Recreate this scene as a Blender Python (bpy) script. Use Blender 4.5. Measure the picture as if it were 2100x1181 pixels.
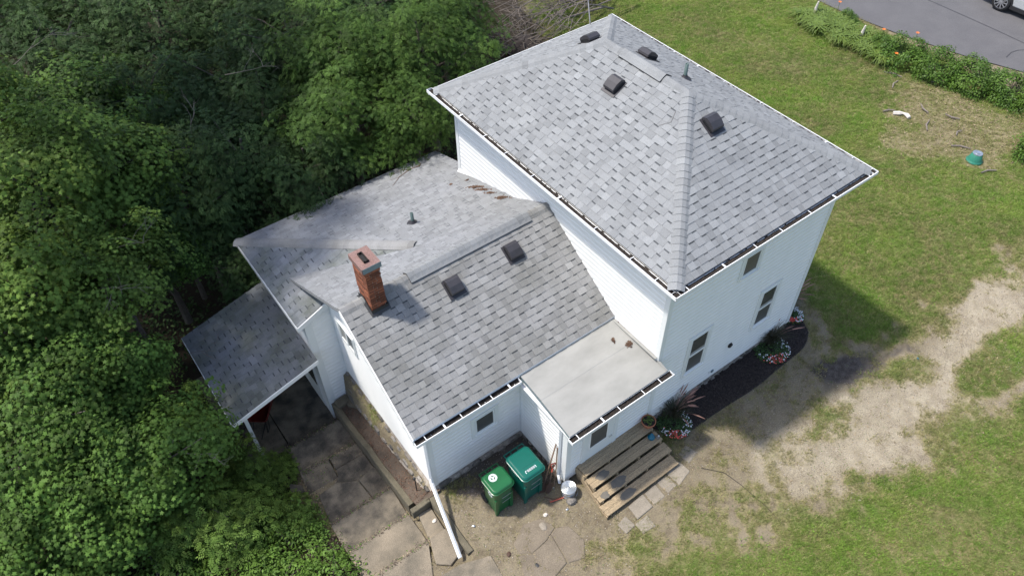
import bpy, math, random
import numpy as np
from mathutils import Vector, Matrix
random.seed(7)
rng = np.random.default_rng(11)
for o_ in list(bpy.data.objects): bpy.data.objects.remove(o_)
SC = bpy.context.scene
COL = SC.collection

# ---------------------------------------------------------------- camera
cam_d = bpy.data.cameras.new('camera'); cam = bpy.data.objects.new('camera', cam_d); COL.objects.link(cam)
CR = Vector((0.80364, -0.59496, -0.01359)); CU = Vector((0.44688, 0.58823, 0.67401)); CF = Vector((0.39301, 0.54773, -0.73860))
CP = Vector((-7.665, -5.790, 14.652))
cam.matrix_world = Matrix(((CR.x, CU.x, -CF.x, CP.x), (CR.y, CU.y, -CF.y, CP.y), (CR.z, CU.z, -CF.z, CP.z), (0, 0, 0, 1)))
cam_d.sensor_width = 36; cam_d.lens = 1582.5 / 2100 * 36; cam_d.clip_end = 600; cam_d.clip_start = .1
SC.camera = cam
# ---------------------------------------------------------------- world, sun, exposure
SUN = Vector((-0.359, 0.2756, 0.8916)).normalized()
w = bpy.data.worlds.new('World'); SC.world = w; w.use_nodes = True
nt = w.node_tree; nt.nodes.clear()
sky = nt.nodes.new('ShaderNodeTexSky'); sky.sky_type = 'NISHITA'; sky.sun_disc = False
sky.sun_elevation = math.asin(SUN.z); sky.sun_rotation = math.atan2(SUN.x, SUN.y)
sky.dust_density = 2.0; sky.air_density = 1.0
bg = nt.nodes.new('ShaderNodeBackground'); bg.inputs[1].default_value = .15
wo = nt.nodes.new('ShaderNodeOutputWorld')
nt.links.new(sky.outputs[0], bg.inputs[0]); nt.links.new(bg.outputs[0], wo.inputs[0])
sd = bpy.data.lights.new('sun', 'SUN'); sd.energy = 3.3; sd.angle = math.radians(3.5); sd.color = (1, .95, .87)
sun = bpy.data.objects.new('sun', sd); COL.objects.link(sun)
sun.rotation_euler = SUN.to_track_quat('Z', 'Y').to_euler(); sun.location = (0, 0, 40)
SC.view_settings.view_transform = 'Standard'; SC.view_settings.look = 'None'
SC.view_settings.gamma = 1; SC.view_settings.exposure = 0.78; SC.view_settings.use_curve_mapping = False
SC.render.resolution_x = 1024; SC.render.resolution_y = 575
try:
    SC.cycles.max_bounces = 6; SC.cycles.transparent_max_bounces = 4
except Exception: pass

# ---------------------------------------------------------------- helpers
class MB:
    def __init__(s): s.v = []; s.f = []; s.m = []; s.t = []
    def add(s, vs, fs, m=0, t=.5):
        b = len(s.v); s.v += [tuple(p) for p in vs]
        for i, f in enumerate(fs):
            s.f.append(tuple(b + k for k in f)); s.m.append(m[i] if isinstance(m, (list, tuple)) else m); s.t.append(t)
        return s
    def box(s, x0, x1, y0, y1, z0, z1, m=0, t=.5):
        x0, x1 = min(x0, x1), max(x0, x1); y0, y1 = min(y0, y1), max(y0, y1); z0, z1 = min(z0, z1), max(z0, z1)
        return s.add([(x0,y0,z0),(x1,y0,z0),(x1,y1,z0),(x0,y1,z0),(x0,y0,z1),(x1,y0,z1),(x1,y1,z1),(x0,y1,z1)],
                     [(3,2,1,0),(4,5,6,7),(0,1,5,4),(1,2,6,5),(2,3,7,6),(3,0,4,7)], m, t)
    def obox(s, c, X, Y, Z, m=0, t=.5):          # half-axis vectors
        c, X, Y, Z = map(Vector, (c, X, Y, Z))
        return s.add([c-X-Y-Z,c+X-Y-Z,c+X+Y-Z,c-X+Y-Z,c-X-Y+Z,c+X-Y+Z,c+X+Y+Z,c-X+Y+Z],
                     [(3,2,1,0),(4,5,6,7),(0,1,5,4),(1,2,6,5),(2,3,7,6),(3,0,4,7)], m, t)
    def prism(s, poly, d, m=0, ms=None, mb=None, t=.5):   # poly: top 3d points ccw seen from outside, extruded by d
        n = len(poly); d = Vector(d); ms = m if ms is None else ms; mb = ms if mb is None else mb
        vs = [Vector(p) for p in poly] + [Vector(p) + d for p in poly]
        fs = [tuple(range(n)), tuple(range(2*n-1, n-1, -1))] + [(i, n+i, n+(i+1) % n, (i+1) % n) for i in range(n)]
        return s.add(vs, fs, [m, mb] + [ms]*n, t)
    def tube(s, pts, r, n=6, m=0, t=.5, cap=True):
        pts = [Vector(p) for p in pts]; rs = r if isinstance(r, (list, tuple)) else [r]*len(pts)
        vs = []; fs = []
        ref = Vector((0, 0, 1))
        for i, p in enumerate(pts):
            d = (pts[min(i+1, len(pts)-1)] - pts[max(i-1, 0)])
            if d.length < 1e-6: d = Vector((0, 0, 1))
            d.normalize()
            a = d.cross(ref if abs(d.z) < .95 else Vector((1, 0, 0))).normalized(); b = d.cross(a)
            for k in range(n):
                q = 2*math.pi*k/n; vs.append(p + (a*math.cos(q) + b*math.sin(q))*rs[i])
        for i in range(len(pts)-1):
            for k in range(n):
                fs.append((i*n+k, i*n+(k+1) % n, (i+1)*n+(k+1) % n, (i+1)*n+k))
        if cap: fs += [tuple(range(n-1, -1, -1)), tuple((len(pts)-1)*n+k for k in range(n))]
        return s.add(vs, fs, m, t)
    def lathe(s, prof, c=(0, 0, 0), n=20, m=0, t=.5, ax=None):   # prof [(r,z)]
        c = Vector(c); vs = []; fs = []
        for r, z in prof:
            for k in range(n):
                q = 2*math.pi*k/n; vs.append(c + Vector((r*math.cos(q), r*math.sin(q), z)))
        for i in range(len(prof)-1):
            for k in range(n): fs.append((i*n+k, i*n+(k+1) % n, (i+1)*n+(k+1) % n, (i+1)*n+k))
        return s.add(vs, fs, m, t)
    def build(s, name, mats, parent=None, smooth=False, org=None):
        me = bpy.data.meshes.new(name)
        vs = s.v if org is None else [(a-org[0], b-org[1], c-org[2]) for a, b, c in s.v]
        me.from_pydata(vs, [], s.f)
        mats = mats if isinstance(mats, (list, tuple)) else [mats]
        for mm in mats: me.materials.append(mm)
        me.polygons.foreach_set('material_index', s.m)
        at = me.attributes.new('tone', 'FLOAT', 'FACE'); at.data.foreach_set('value', s.t)
        if smooth: me.polygons.foreach_set('use_smooth', [True]*len(s.f))
        me.update()
        o = bpy.data.objects.new(name, me); COL.objects.link(o)
        if parent is not None: o.parent = parent
        return o

def npmesh(name, V, F, mats, tone=None, parent=None, smooth=False, fidx=None):
    """V (n,3) F (m,3) triangles"""
    me = bpy.data.meshes.new(name); V = np.asarray(V, np.float32); F = np.asarray(F, np.int32); k = F.shape[1]
    me.vertices.add(len(V)); me.vertices.foreach_set('co', V.ravel())
    me.loops.add(F.size); me.loops.foreach_set('vertex_index', F.ravel())
    me.polygons.add(len(F)); me.polygons.foreach_set('loop_start', np.arange(0, F.size, k, dtype=np.int32))
    mats = mats if isinstance(mats, (list, tuple)) else [mats]
    for mm in mats: me.materials.append(mm)
    if fidx is not None: me.polygons.foreach_set('material_index', np.asarray(fidx, np.int32))
    if tone is not None:
        at = me.attributes.new('tone', 'FLOAT', 'FACE'); at.data.foreach_set('value', np.asarray(tone, np.float32))
    me.update(calc_edges=True)
    if smooth: me.polygons.foreach_set('use_smooth', np.ones(len(F), bool))
    o = bpy.data.objects.new(name, me); COL.objects.link(o)
    if parent is not None: o.parent = parent
    return o

def tag(o, label=None, cat=None, group=None, kind=None):
    if label: o['label'] = label
    if cat: o['category'] = cat
    if group: o['group'] = group
    if kind: o['kind'] = kind
    return o
def empty(name, loc, label, cat, group=None, rz=0):
    o = bpy.data.objects.new(name, None); COL.objects.link(o); o.location = loc; o.rotation_euler.z = rz
    o.empty_display_size = .2
    return tag(o, label, cat, group)
def kids(o, reg): return reg.get(o.name, [])
def copy_tree(o, children, loc, rz=0, sc=1, label=None, group=None):
    c = o.copy(); COL.objects.link(c); c.location = loc; c.rotation_euler.z = rz
    c.scale = (sc, sc, sc) if not isinstance(sc, tuple) else sc
    if label: c['label'] = label
    if group: c['group'] = group
    for ch, subs in children:
        d = ch.copy(); COL.objects.link(d); d.parent = c
        for s2 in subs:
            e = s2.copy(); COL.objects.link(e); e.parent = d
    return c

# ---- numpy noise
_lat = np.random.default_rng(5).random((256, 256))
def vnoise(x, y, s, seed=0):
    x = np.asarray(x)/s + seed*17.3; y = np.asarray(y)/s + seed*7.7
    xi = np.floor(x).astype(int); yi = np.floor(y).astype(int); fx = x-xi; fy = y-yi
    fx = fx*fx*(3-2*fx); fy = fy*fy*(3-2*fy)
    g = lambda a, b: _lat[a % 256, b % 256]
    return (g(xi,yi)*(1-fx)+g(xi+1,yi)*fx)*(1-fy) + (g(xi,yi+1)*(1-fx)+g(xi+1,yi+1)*fx)*fy
def fbm(x, y, s, seed=0, n=4):
    r = 0; a = .5; t = 0
    for i in range(n): r = r + a*vnoise(x, y, s/2**i, seed+i); t += a; a *= .5
    return r/t
def sstep(x, a, b):
    t = np.clip((np.asarray(x, float)-a)/(b-a), 0, 1); return t*t*(3-2*t)
def sdist(poly, X, Y):                       # >0 inside
    X = np.asarray(X, float); Y = np.asarray(Y, float)
    d = np.full(X.shape, 1e9); ins = np.zeros(X.shape, bool); n = len(poly)
    for i in range(n):
        x1, y1 = poly[i]; x2, y2 = poly[(i+1) % n]; ex, ey = x2-x1, y2-y1
        t = np.clip(((X-x1)*ex+(Y-y1)*ey)/(ex*ex+ey*ey+1e-9), 0, 1)
        d = np.minimum(d, (X-x1-t*ex)**2+(Y-y1-t*ey)**2)
        c = ((y1 > Y) != (y2 > Y)); xi = (x2-x1)*(Y-y1)/(y2-y1+1e-12)+x1
        ins ^= c & (X < xi)
    return np.where(ins, 1, -1)*np.sqrt(d)

# ---------------------------------------------------------------- materials
def mat(name, c1, c2=None, scale=8, rough=.7, bump=0, bscale=60, tone=0, metal=0, detail=5, contrast=1, trans=0, spec=.5, coat=0, fine=0, streak=None, toneattr='tone'):
    m = bpy.data.materials.new(name); m.use_nodes = True; N = m.node_tree; n = N.nodes; L = N.links
    n.clear(); out = n.new('ShaderNodeOutputMaterial'); b = n.new('ShaderNodeBsdfPrincipled')
    b.inputs['Roughness'].default_value = rough; b.inputs['Metallic'].default_value = metal
    b.inputs['Specular IOR Level'].default_value = spec
    if coat: b.inputs['Coat Weight'].default_value = coat; b.inputs['Coat Roughness'].default_value = .08
    geo = n.new('ShaderNodeNewGeometry')
    tc = n.new('ShaderNodeTexCoord')
    pos = tc.outputs['Object']
    if c2 is None: c2 = c1
    no = n.new('ShaderNodeTexNoise'); no.inputs['Scale'].default_value = scale; no.inputs['Detail'].default_value = detail; no.inputs['Roughness'].default_value = .6
    if streak:
        mp = n.new('ShaderNodeMapping'); mp.inputs['Scale'].default_value = streak; L.new(pos, mp.inputs[0]); L.new(mp.outputs[0], no.inputs['Vector'])
    else: L.new(pos, no.inputs['Vector'])
    rmp = n.new('ShaderNodeMapRange'); rmp.inputs['From Min'].default_value = .5-.25/contrast; rmp.inputs['From Max'].default_value = .5+.25/contrast
    L.new(no.outputs['Fac'], rmp.inputs['Value'])
    mx = n.new('ShaderNodeMix'); mx.data_type = 'RGBA'; L.new(rmp.outputs[0], mx.inputs[0])
    mx.inputs[6].default_value = (*c1, 1); mx.inputs[7].default_value = (*c2, 1)
    col = mx.outputs[2]
    if fine:
        n2 = n.new('ShaderNodeTexNoise'); n2.inputs['Scale'].default_value = fine; n2.inputs['Detail'].default_value = 3; L.new(pos, n2.inputs['Vector'])
        r2 = n.new('ShaderNodeMapRange'); r2.inputs['From Min'].default_value = .3; r2.inputs['From Max'].default_value = .7; r2.inputs['To Min'].default_value = .72; r2.inputs['To Max'].default_value = 1.28
        L.new(n2.outputs['Fac'], r2.inputs['Value'])
        vm = n.new('ShaderNodeVectorMath'); vm.operation = 'SCALE'; L.new(col, vm.inputs[0]); L.new(r2.outputs[0], vm.inputs['Scale']); col = vm.outputs[0]
    if tone:
        at = n.new('ShaderNodeAttribute'); at.attribute_name = toneattr
        r3 = n.new('ShaderNodeMapRange'); r3.inputs['To Min'].default_value = 1-tone; r3.inputs['To Max'].default_value = 1+tone
        L.new(at.outputs['Fac'], r3.inputs['Value'])
        vm = n.new('ShaderNodeVectorMath'); vm.operation = 'SCALE'; L.new(col, vm.inputs[0]); L.new(r3.outputs[0], vm.inputs['Scale']); col = vm.outputs[0]
    L.new(col, b.inputs['Base Color'])
    if bump:
        n3 = n.new('ShaderNodeTexNoise'); n3.inputs['Scale'].default_value = bscale; n3.inputs['Detail'].default_value = 4; L.new(pos, n3.inputs['Vector'])
        bp = n.new('ShaderNodeBump'); bp.inputs['Strength'].default_value = bump; bp.inputs['Distance'].default_value = .02
        L.new(n3.outputs['Fac'], bp.inputs['Height']); L.new(bp.outputs[0], b.inputs['Normal'])
    sh = b.outputs[0]
    if trans:
        tr = n.new('ShaderNodeBsdfTranslucent'); hs = n.new('ShaderNodeHueSaturation'); hs.inputs['Value'].default_value = 1.3; hs.inputs['Hue'].default_value = .485
        L.new(col, hs.inputs['Color']); L.new(hs.outputs[0], tr.inputs[0])
        ms = n.new('ShaderNodeMixShader'); ms.inputs[0].default_value = trans; L.new(sh, ms.inputs[1]); L.new(tr.outputs[0], ms.inputs[2]); sh = ms.outputs[0]
    L.new(sh, out.inputs[0])
    return m
M = {}
M['shingle'] = mat('shingle_grey', (.194,.202,.210), (.228,.235,.240), 1.3, .92, .25, 250, tone=.20, fine=140, spec=.2)
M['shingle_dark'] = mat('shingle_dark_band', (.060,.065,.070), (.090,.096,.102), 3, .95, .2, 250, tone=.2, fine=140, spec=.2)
M['shingle_old'] = mat('shingle_weathered', (.240,.240,.240), (.185,.184,.176), 1.1, .95, .25, 250, tone=.22, fine=140, contrast=1.6, spec=.2)
M['shingle_mossy'] = mat('shingle_mossy', (.19,.20,.215), (.135,.145,.13), 1.5, .95, .25, 250, tone=.22, fine=140, contrast=1.8, spec=.2)
M['shingle_rear'] = mat('shingle_rear_slope', (.225,.232,.245), (.19,.195,.198), 1.0, .95, .25, 250, tone=.20, fine=140, spec=.2)
M['felt'] = mat('roof_underlay', (.05,.052,.058), None, 4, .95)
M['white'] = mat('white_vinyl', (.80,.80,.79), (.74,.745,.735), 1.2, .45, 0, tone=0, detail=6, fine=0, streak=(3,3,.5))
M['trim'] = mat('white_trim', (.72,.735,.73), (.66,.68,.67), 2, .5)
M['gutter'] = mat('white_metal_gutter', (.80,.81,.82), None, 2, .35)
M['debris'] = mat('gutter_leaf_litter', (.008,.007,.006), (.034,.024,.018), 28, .95, .8, 60, contrast=1.6)
M['membrane'] = mat('rolled_roofing', (.285,.283,.268), (.22,.22,.207), 1.5, .75, .05, 30, fine=0, contrast=1.3, streak=(1,2,1))
M['glass'] = mat('window_glass', (.040,.044,.044), (.075,.074,.066), 1.6, .06, spec=.6)
M['screen'] = mat('window_screen', (.055,.058,.056), (.085,.086,.082), 2, .35)
M['blind'] = mat('window_blind', (.30,.30,.28), (.22,.22,.20), 3, .3)
M['brick'] = mat('red_brick', (.23,.075,.035), (.13,.045,.026), 14, .9, .5, 80, tone=.45, fine=60)
M['mortar'] = mat('old_mortar', (.40,.36,.31), (.20,.17,.145), 12, .95, .4, 60)
M['capstone'] = mat('rusty_chimney_cap', (.17,.095,.08), (.22,.14,.125), 6, .8, .2, 60, fine=50)
M['flash'] = mat('black_flashing', (.018,.018,.02), (.035,.035,.037), 7, .55, .2)
M['cap_metal'] = mat('grey_blue_metal', (.20,.26,.29), (.14,.19,.22), 7, .4, .1, metal=.3)
M['vent'] = mat('dark_vent_plastic', (.028,.026,.030), (.04,.038,.044), 6, .45)
M['pipe'] = mat('weathered_vent_pipe', (.05,.09,.085), (.09,.13,.125), 8, .6)
M['wood'] = mat('weathered_deck_wood', (.36,.27,.165), (.21,.165,.105), 3, .85, .3, 40, tone=.3, streak=(1, 14, 6), fine=40, contrast=1.3)
M['patch'] = mat('grey_grit_patch', (.10,.095,.088), (.15,.135,.11), 12, .95, .3)
M['curb'] = mat('old_concrete_curb', (.15,.13,.092), (.085,.075,.05), 4, .95, .4, 50, fine=70)
M['concrete'] = mat('stained_concrete', (.225,.187,.138), (.115,.100,.076), 2.2, .95, .35, 50, tone=.25, fine=80, contrast=1.5)
M['concrete_dark'] = mat('shaded_stained_concrete', (.165,.140,.105), (.050,.045,.037), 2.4, .95, .35, 50, tone=.2, fine=80, contrast=1.9)  # stained concrete, darkened further: shade on the upper slabs is put into the colour
M['paver'] = mat('pale_paver', (.27,.235,.19), (.19,.165,.13), 5, .95, .3, 60, tone=.2, fine=80)
M['stone'] = mat('field_stone', (.27,.24,.205), (.085,.08,.078), 9, .95, .6, 40, tone=.5, fine=50)
M['soil'] = mat('bare_soil', (.11,.082,.062), (.055,.042,.032), 3, 1, .8, 30, fine=60)
M['leaf_maple'] = mat('maple_leaf', (.128,.196,.038), (.078,.138,.029), 1.5, .6, tone=.55, trans=.3, spec=.15)
M['leaf_maple2'] = mat('maple_leaf_deep', (.095,.165,.030), (.055,.112,.024), 1.5, .6, tone=.55, trans=.28, spec=.15)
M['leaf_ash'] = mat('ash_leaf', (.050,.088,.026), (.028,.056,.019), 1.5, .6, tone=.6, trans=.25, spec=.15)
M['leaf_ashb'] = mat('ash_leaf_bright', (.082,.142,.026), (.040,.082,.020), 1.5, .6, tone=.6, trans=.28, spec=.15)
M['leaf_bramble'] = mat('bramble_leaf', (.130,.225,.034), (.075,.145,.027), 1.5, .6, tone=.45, trans=.28, spec=.25)
M['leaf_hedge'] = mat('hedge_leaf', (.055,.12,.018), (.09,.155,.022), 1.2, .5, tone=.45, trans=.25, spec=.25)
M['leaf_lily'] = mat('daylily_blade', (.10,.165,.022), (.15,.205,.035), 2, .5, tone=.35, trans=.25)
M['leaf_weed'] = mat('weed_leaf', (.17,.27,.04), (.11,.20,.03), 2, .6, tone=.4, trans=.25, spec=.15)
M['bark'] = mat('tree_bark', (.075,.06,.05), (.12,.105,.09), 6, .95, .6, 20)
M['deadwood'] = mat('bare_grey_branch', (.20,.17,.15), (.13,.11,.095), 6, .9, tone=.3)
M['mulch'] = mat('black_mulch', (.018,.014,.013), (.045,.035,.032), 30, 1, .9, 50, tone=.6)
M['petal_white'] = mat('white_petal', (.72,.74,.78), None, 4, .6, trans=.15)
M['petal_red'] = mat('coral_petal', (.62,.06,.06), (.75,.12,.09), 6, .6, trans=.15)
M['petal_orange'] = mat('orange_petal', (.85,.20,.02), None, 4, .6, trans=.15)
M['plume'] = mat('pink_brown_plume', (.26,.13,.11), (.38,.22,.17), 8, .8, tone=.4, trans=.15)
M['grassblade_dark'] = mat('fountain_grass_blade', (.035,.045,.02), (.06,.045,.03), 4, .5, tone=.5, trans=.15)
M['terracotta'] = mat('terracotta', (.36,.12,.06), (.42,.17,.09), 6, .75, .1)
M['bin_green'] = mat('green_bin_plastic', (.005,.085,.026), (.008,.10,.032), 3, .32, .05, 90, tone=.3)
M['bin_teal'] = mat('teal_bin_plastic', (.0,.085,.065), (.002,.10,.076), 3, .32, .05, 90, tone=.3)
M['rubber'] = mat('black_rubber', (.015,.015,.016), None, 4, .8)
M['galv'] = mat('galvanised_steel', (.62,.64,.66), (.5,.52,.54), 9, .32, .1, metal=.85)
M['handle'] = mat('worn_tool_handle', (.20,.13,.085), (.11,.07,.05), 8, .8)
M['rust'] = mat('rusty_blade', (.10,.055,.035), (.06,.04,.035), 9, .8, metal=.3)
M['red_paint'] = mat('faded_red_paint', (.50,.09,.055), (.38,.07,.05), 9, .5)
M['dark_red'] = mat('dark_red_steel', (.14,.008,.006), (.09,.006,.005), 5, .45)
M['blue_glaze'] = mat('blue_glaze', (.005,.10,.17), (.01,.14,.22), 10, .3)
M['asphalt'] = mat('road_asphalt', (.082,.08,.085), (.105,.102,.106), 1.2, .95, .3, 60, fine=110)
M['tar'] = mat('crack_sealer', (.03,.03,.035), None, 4, .7)
M['carpaint'] = mat('silver_car_paint', (.55,.57,.58), None, 3, .25, metal=.35, coat=.8)
M['carglass'] = mat('car_glass', (.01,.012,.014), None, 3, .05)
M['cartrim'] = mat('black_car_trim', (.02,.02,.022), None, 3, .6)
M['rim'] = mat('alloy_rim', (.55,.56,.58), None, 3, .25, metal=.8)
M['black'] = mat('black_metal', (.012,.012,.013), None, 3, .5)
M['bone'] = mat('bleached_wood', (.62,.58,.52), (.45,.40,.36), 8, .8)
M['dead_leaf'] = mat('dead_brown_leaf', (.13,.075,.048), (.08,.048,.033), 9, .9, tone=.5, trans=.1)
M['green_cover'] = mat('green_cover_plastic', (.03,.19,.13), (.02,.15,.10), 4, .45)
M['flower_leaf'] = mat('bedding_leaf', (.045,.10,.022), (.06,.13,.03), 3, .5, tone=.5, trans=.2)
M['cable'] = mat('service_cable', (.25,.25,.26), (.05,.05,.06), 3, .5)
# ================================================================= GROUND
MULCH = [(0.02,-.02),(.25,-.35),(.694,-.712),(1.39,-.687),(2.224,-.746),(2.756,-.779),(3.723,-.712),(4.501,-.703),(4.963,-.473),(5.089,-.222),(5.35,.2),(5.2,.6),(4.62,.5),(4.62,-.0)]
TAR = [(4.194,-1.349),(5.146,-1.246),(5.589,-1.453),(5.824,-1.814),(6.55,-2.1),(6.5,-2.3),(5.804,-2.07),(5.062,-2.127),(4.686,-2.219),(3.947,-1.779)]
SAND = [(22,-2.5),(14,-2.25),(11.23,-2.1),(9.423,-1.85),(8.108,-1.9),(6.825,-2.185),(5.801,-2.494),(4.712,-2.358),(3.389,-2.178),(2.034,-2.088),(1.248,-2.232),(.9,-2.7),(1.5,-3.5),(2.1,-3.9),(2.6,-3.55),(3.3,-3.7),(4.0,-4.1),(4.769,-4.2),(5.364,-4.1),(6.559,-4.3),(7.6,-4.5),(10,-4.9),(22,-5.4)]
STRIP = [(6.1,-3.75),(6.9,-3.35),(8.6,-3.2),(12,-3.5),(22,-4.0),(22,-4.6),(12,-4.3),(9,-4.1),(7.3,-4.05)]
DIRT = [(.1,-.6),(1.143,-.643),(2.982,-.711),(4.696,-.573),(5.2,.3),(5.5,.3),(5.3,-.5),(4.8,-1.1),(4.2,-1.5),(3.2,-2.2),(1.248,-2.4),(.3,-2.0),(-.5,-1.9),(-1.2,-1.95),(-1.9,-1.7),(-2.4,-1.75),(-2.45,-2.3),(-3.5,-3.5),(-9,-3.5),(-9.,-1.),(-6.6,.2),(-6.9,6),(-4.2,6),(-4.2,1.6),(0,1.6)]
BARE2 = [(12.2,3.0),(13.6,3.6),(15.6,4.6),(16.3,5.6),(17.3,3.6),(17.6,1.2),(15.9,.0),(14.4,-.2),(13.8,.8),(12.8,1.8)]
def left_prof(y):
    return .012*(np.asarray(y)>0)+np.interp(y, [-.2,.0,.48,.62,1.30,1.44,2.20,2.34,3.0,3.2,3.5,3.65,3.9,4.02,4.80,4.93,6,12,30], [-.02,-.155,-.165,-.345,-.355,-.645,-.655,-.885,-.90,-.965,-.97,-1.045,-1.06,-1.19,-1.20,-1.46,-1.50,-1.7,-1.9])
def ground_z(x, y):
    x = np.asarray(x, float); y = np.asarray(y, float)
    wv = sstep(y, 5.6, 9.0)
    a = -4.8*(1-wv) + -2.0*wv; b = -4.62*(1-wv) + 6.5*wv
    t = np.clip((x-a)/(b-a), 0, 1); sx = 1-t*t*(3-2*t)
    z = left_prof(y)*sx
    far = sstep(np.hypot(x-4, y-4), 3, 9)
    z = z + (fbm(x, y, 3.0, 3)-.5)*.10*far*(1-sstep(x, 16.5, 17.8)) - .02*sstep(sdist(SAND, x, y), -.2, .3)
    z = z + (fbm(x, y, .35, 9, 2)-.5)*.02
    z = z - .02*sstep(x, 17.9, 18.4)
    return z
def grass_mask(x, y):
    """0..1 grass cover"""
    n = fbm(x, y, .9, 21, 4)-.5; n2 = fbm(x, y, .28, 31, 3)-.5
    g = np.ones(np.shape(x))
    g = g*(1-sstep(sdist(SAND, x, y)+n*1.9+n2*1.6, -.55, .70))
    g = np.maximum(g, sstep(sdist(STRIP, x, y)+n*.5+n2*.3, -.2, .12)*.9)
    g = g*(1-.97*sstep(sdist(DIRT, x, y)+n*1.9+n2*1.5, -.7, .5))
    g = g*(1-.6*sstep(sdist(BARE2, x, y)+n*2.4+n2*1.2, -.1, .5))
    g = np.maximum(g, .55*sstep(n+n2*.7, .10, .24)*sstep(sdist(DIRT, x, y), -.1, .2)*(1-sstep(-x, -.2, .9)))
    # thin, dry lawn in front of the steps
    dry = sstep(sdist([(-2.2,-1.6),(.4,-1.2),(1.5,-2.1),(1.6,-3.6),(.2,-3.6),(-1.2,-2.9),(-2.6,-2.6)], x, y)+n*.8, -.1, .4)
    g = g*(1-dry*(.35+.65*sstep(n2+n*.5, -.06, .10)))
    g = g*(1-sstep(sdist(TAR, x, y)+n2*1.0+n*.5, -.3, .2))
    g = g*(1-sstep(sdist(MULCH, x, y), -.12, .0))
    g = g*(1-sstep(x, 18.2, 18.7))
    g = g*(.72+.28*sstep(n2+n, -.28, .0))
    fo = forest_mask(x, y); g = g*(1-fo)
    return g
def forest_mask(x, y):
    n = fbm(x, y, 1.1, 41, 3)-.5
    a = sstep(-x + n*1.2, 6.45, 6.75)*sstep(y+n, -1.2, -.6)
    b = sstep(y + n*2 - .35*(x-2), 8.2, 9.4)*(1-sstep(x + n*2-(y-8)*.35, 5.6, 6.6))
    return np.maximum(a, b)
def axis(lo, hi, st, L, R):
    c = np.arange(lo, hi+1e-6, st)
    g = st*np.cumsum(1.5**np.arange(1, 60)); 
    l = lo-g; l = l[l > L][::-1]; r = hi+g; r = r[r < R]
    return np.concatenate([[L], l, c, r, [R]])
gx = axis(-13, 19, .11, -300, 300); gy = axis(-7.5, 19, .11, -300, 300)
GX, GY = np.meshgrid(gx, gy); GZ = ground_z(GX, GY)
V = np.stack([GX.ravel(), GY.ravel(), GZ.ravel()], 1); nx, ny = len(gx), len(gy)
ii, jj = np.meshgrid(np.arange(nx-1), np.arange(ny-1)); b0 = (jj*nx+ii).ravel()
F = np.stack([b0, b0+1, b0+nx+1, b0+nx], 1)
# ground material driven by what grows where
gm = bpy.data.materials.new('lawn_and_soil'); gm.use_nodes = True; N = gm.node_tree; n = N.nodes; L = N.links; n.clear()
out = n.new('ShaderNodeOutputMaterial'); bs = n.new('ShaderNodeBsdfPrincipled'); bs.inputs['Roughness'].default_value = 1; bs.inputs['Specular IOR Level'].default_value = .1
L.new(bs.outputs[0], out.inputs[0]); tc = n.new('ShaderNodeTexCoord')
def noise(sc, det=5, ro=.6):
    a = n.new('ShaderNodeTexNoise'); a.inputs['Scale'].default_value = sc; a.inputs['Detail'].default_value = det; a.inputs['Roughness'].default_value = ro; L.new(tc.outputs['Object'], a.inputs['Vector']); return a.outputs['Fac']
def mrange(s, a, b, c=0., d=1.):
    r = n.new('ShaderNodeMapRange'); r.inputs['From Min'].default_value = a; r.inputs['From Max'].default_value = b; r.inputs['To Min'].default_value = c; r.inputs['To Max'].default_value = d; L.new(s, r.inputs['Value']); return r.outputs[0]
def mixc(f, a, b):
    m_ = n.new('ShaderNodeMix'); m_.data_type = 'RGBA'; L.new(f, m_.inputs[0])
    for k, q in ((6, a), (7, b)):
        if isinstance(q, tuple): m_.inputs[k].default_value = (*q, 1)
        else: L.new(q, m_.inputs[k])
    return m_.outputs[2]
def addm(a, b, op='ADD', k=None):
    q = n.new('ShaderNodeMath'); q.operation = op; L.new(a, q.inputs[0])
    if k is None: L.new(b, q.inputs[1])
    else: q.inputs[1].default_value = k
    return q.outputs[0]
def attr(nm): a = n.new('ShaderNodeAttribute'); a.attribute_name = nm; return a.outputs['Fac']
nf = noise(38, 4, .7); nm_ = noise(7, 4); nl = noise(1.1, 4)
jit = addm(mrange(nf, .3, .7, -.22, .22), mrange(nm_, .3, .7, -.15, .15))
soil = mixc(mrange(nm_, .35, .65), (.120,.098,.068), (.185,.155,.108))
soil = mixc(mrange(nl, .4, .62), soil, (.205,.173,.123))
sandc = mixc(mrange(noise(3, 5), .35, .65), (.315,.275,.205), (.215,.180,.130))
sandc = mixc(mrange(noise(170, 2), .56, .66), sandc, (.40,.36,.30))
col = mixc(mrange(addm(attr('sand'), jit), .2, .8), soil, sandc)
grassc = mixc(mrange(nm_, .35, .65), (.11,.15,.038), (.07,.115,.024))
grassc = mixc(mrange(nl, .42, .62), grassc, (.16,.145,.065))
col = mixc(mrange(addm(attr('grass'), jit), .02, .40, 0, .75), col, mixc(mrange(nm_, .4, .6), (.24,.205,.115), (.17,.15,.08)))
col = mixc(mrange(addm(attr('grass'), jit), .40, .85), col, grassc)
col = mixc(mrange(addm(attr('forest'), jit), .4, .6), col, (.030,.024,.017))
col = mixc(mrange(addm(attr('dark'), jit), .25, .75), col, mixc(mrange(nm_, .4, .6), (.055,.047,.042), (.085,.075,.068)))
r2 = mrange(nf, .3, .7, .7, 1.3); vm = n.new('ShaderNodeVectorMath'); vm.operation = 'SCALE'; L.new(col, vm.inputs[0]); L.new(r2, vm.inputs['Scale'])
L.new(vm.outputs[0], bs.inputs['Base Color'])
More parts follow.
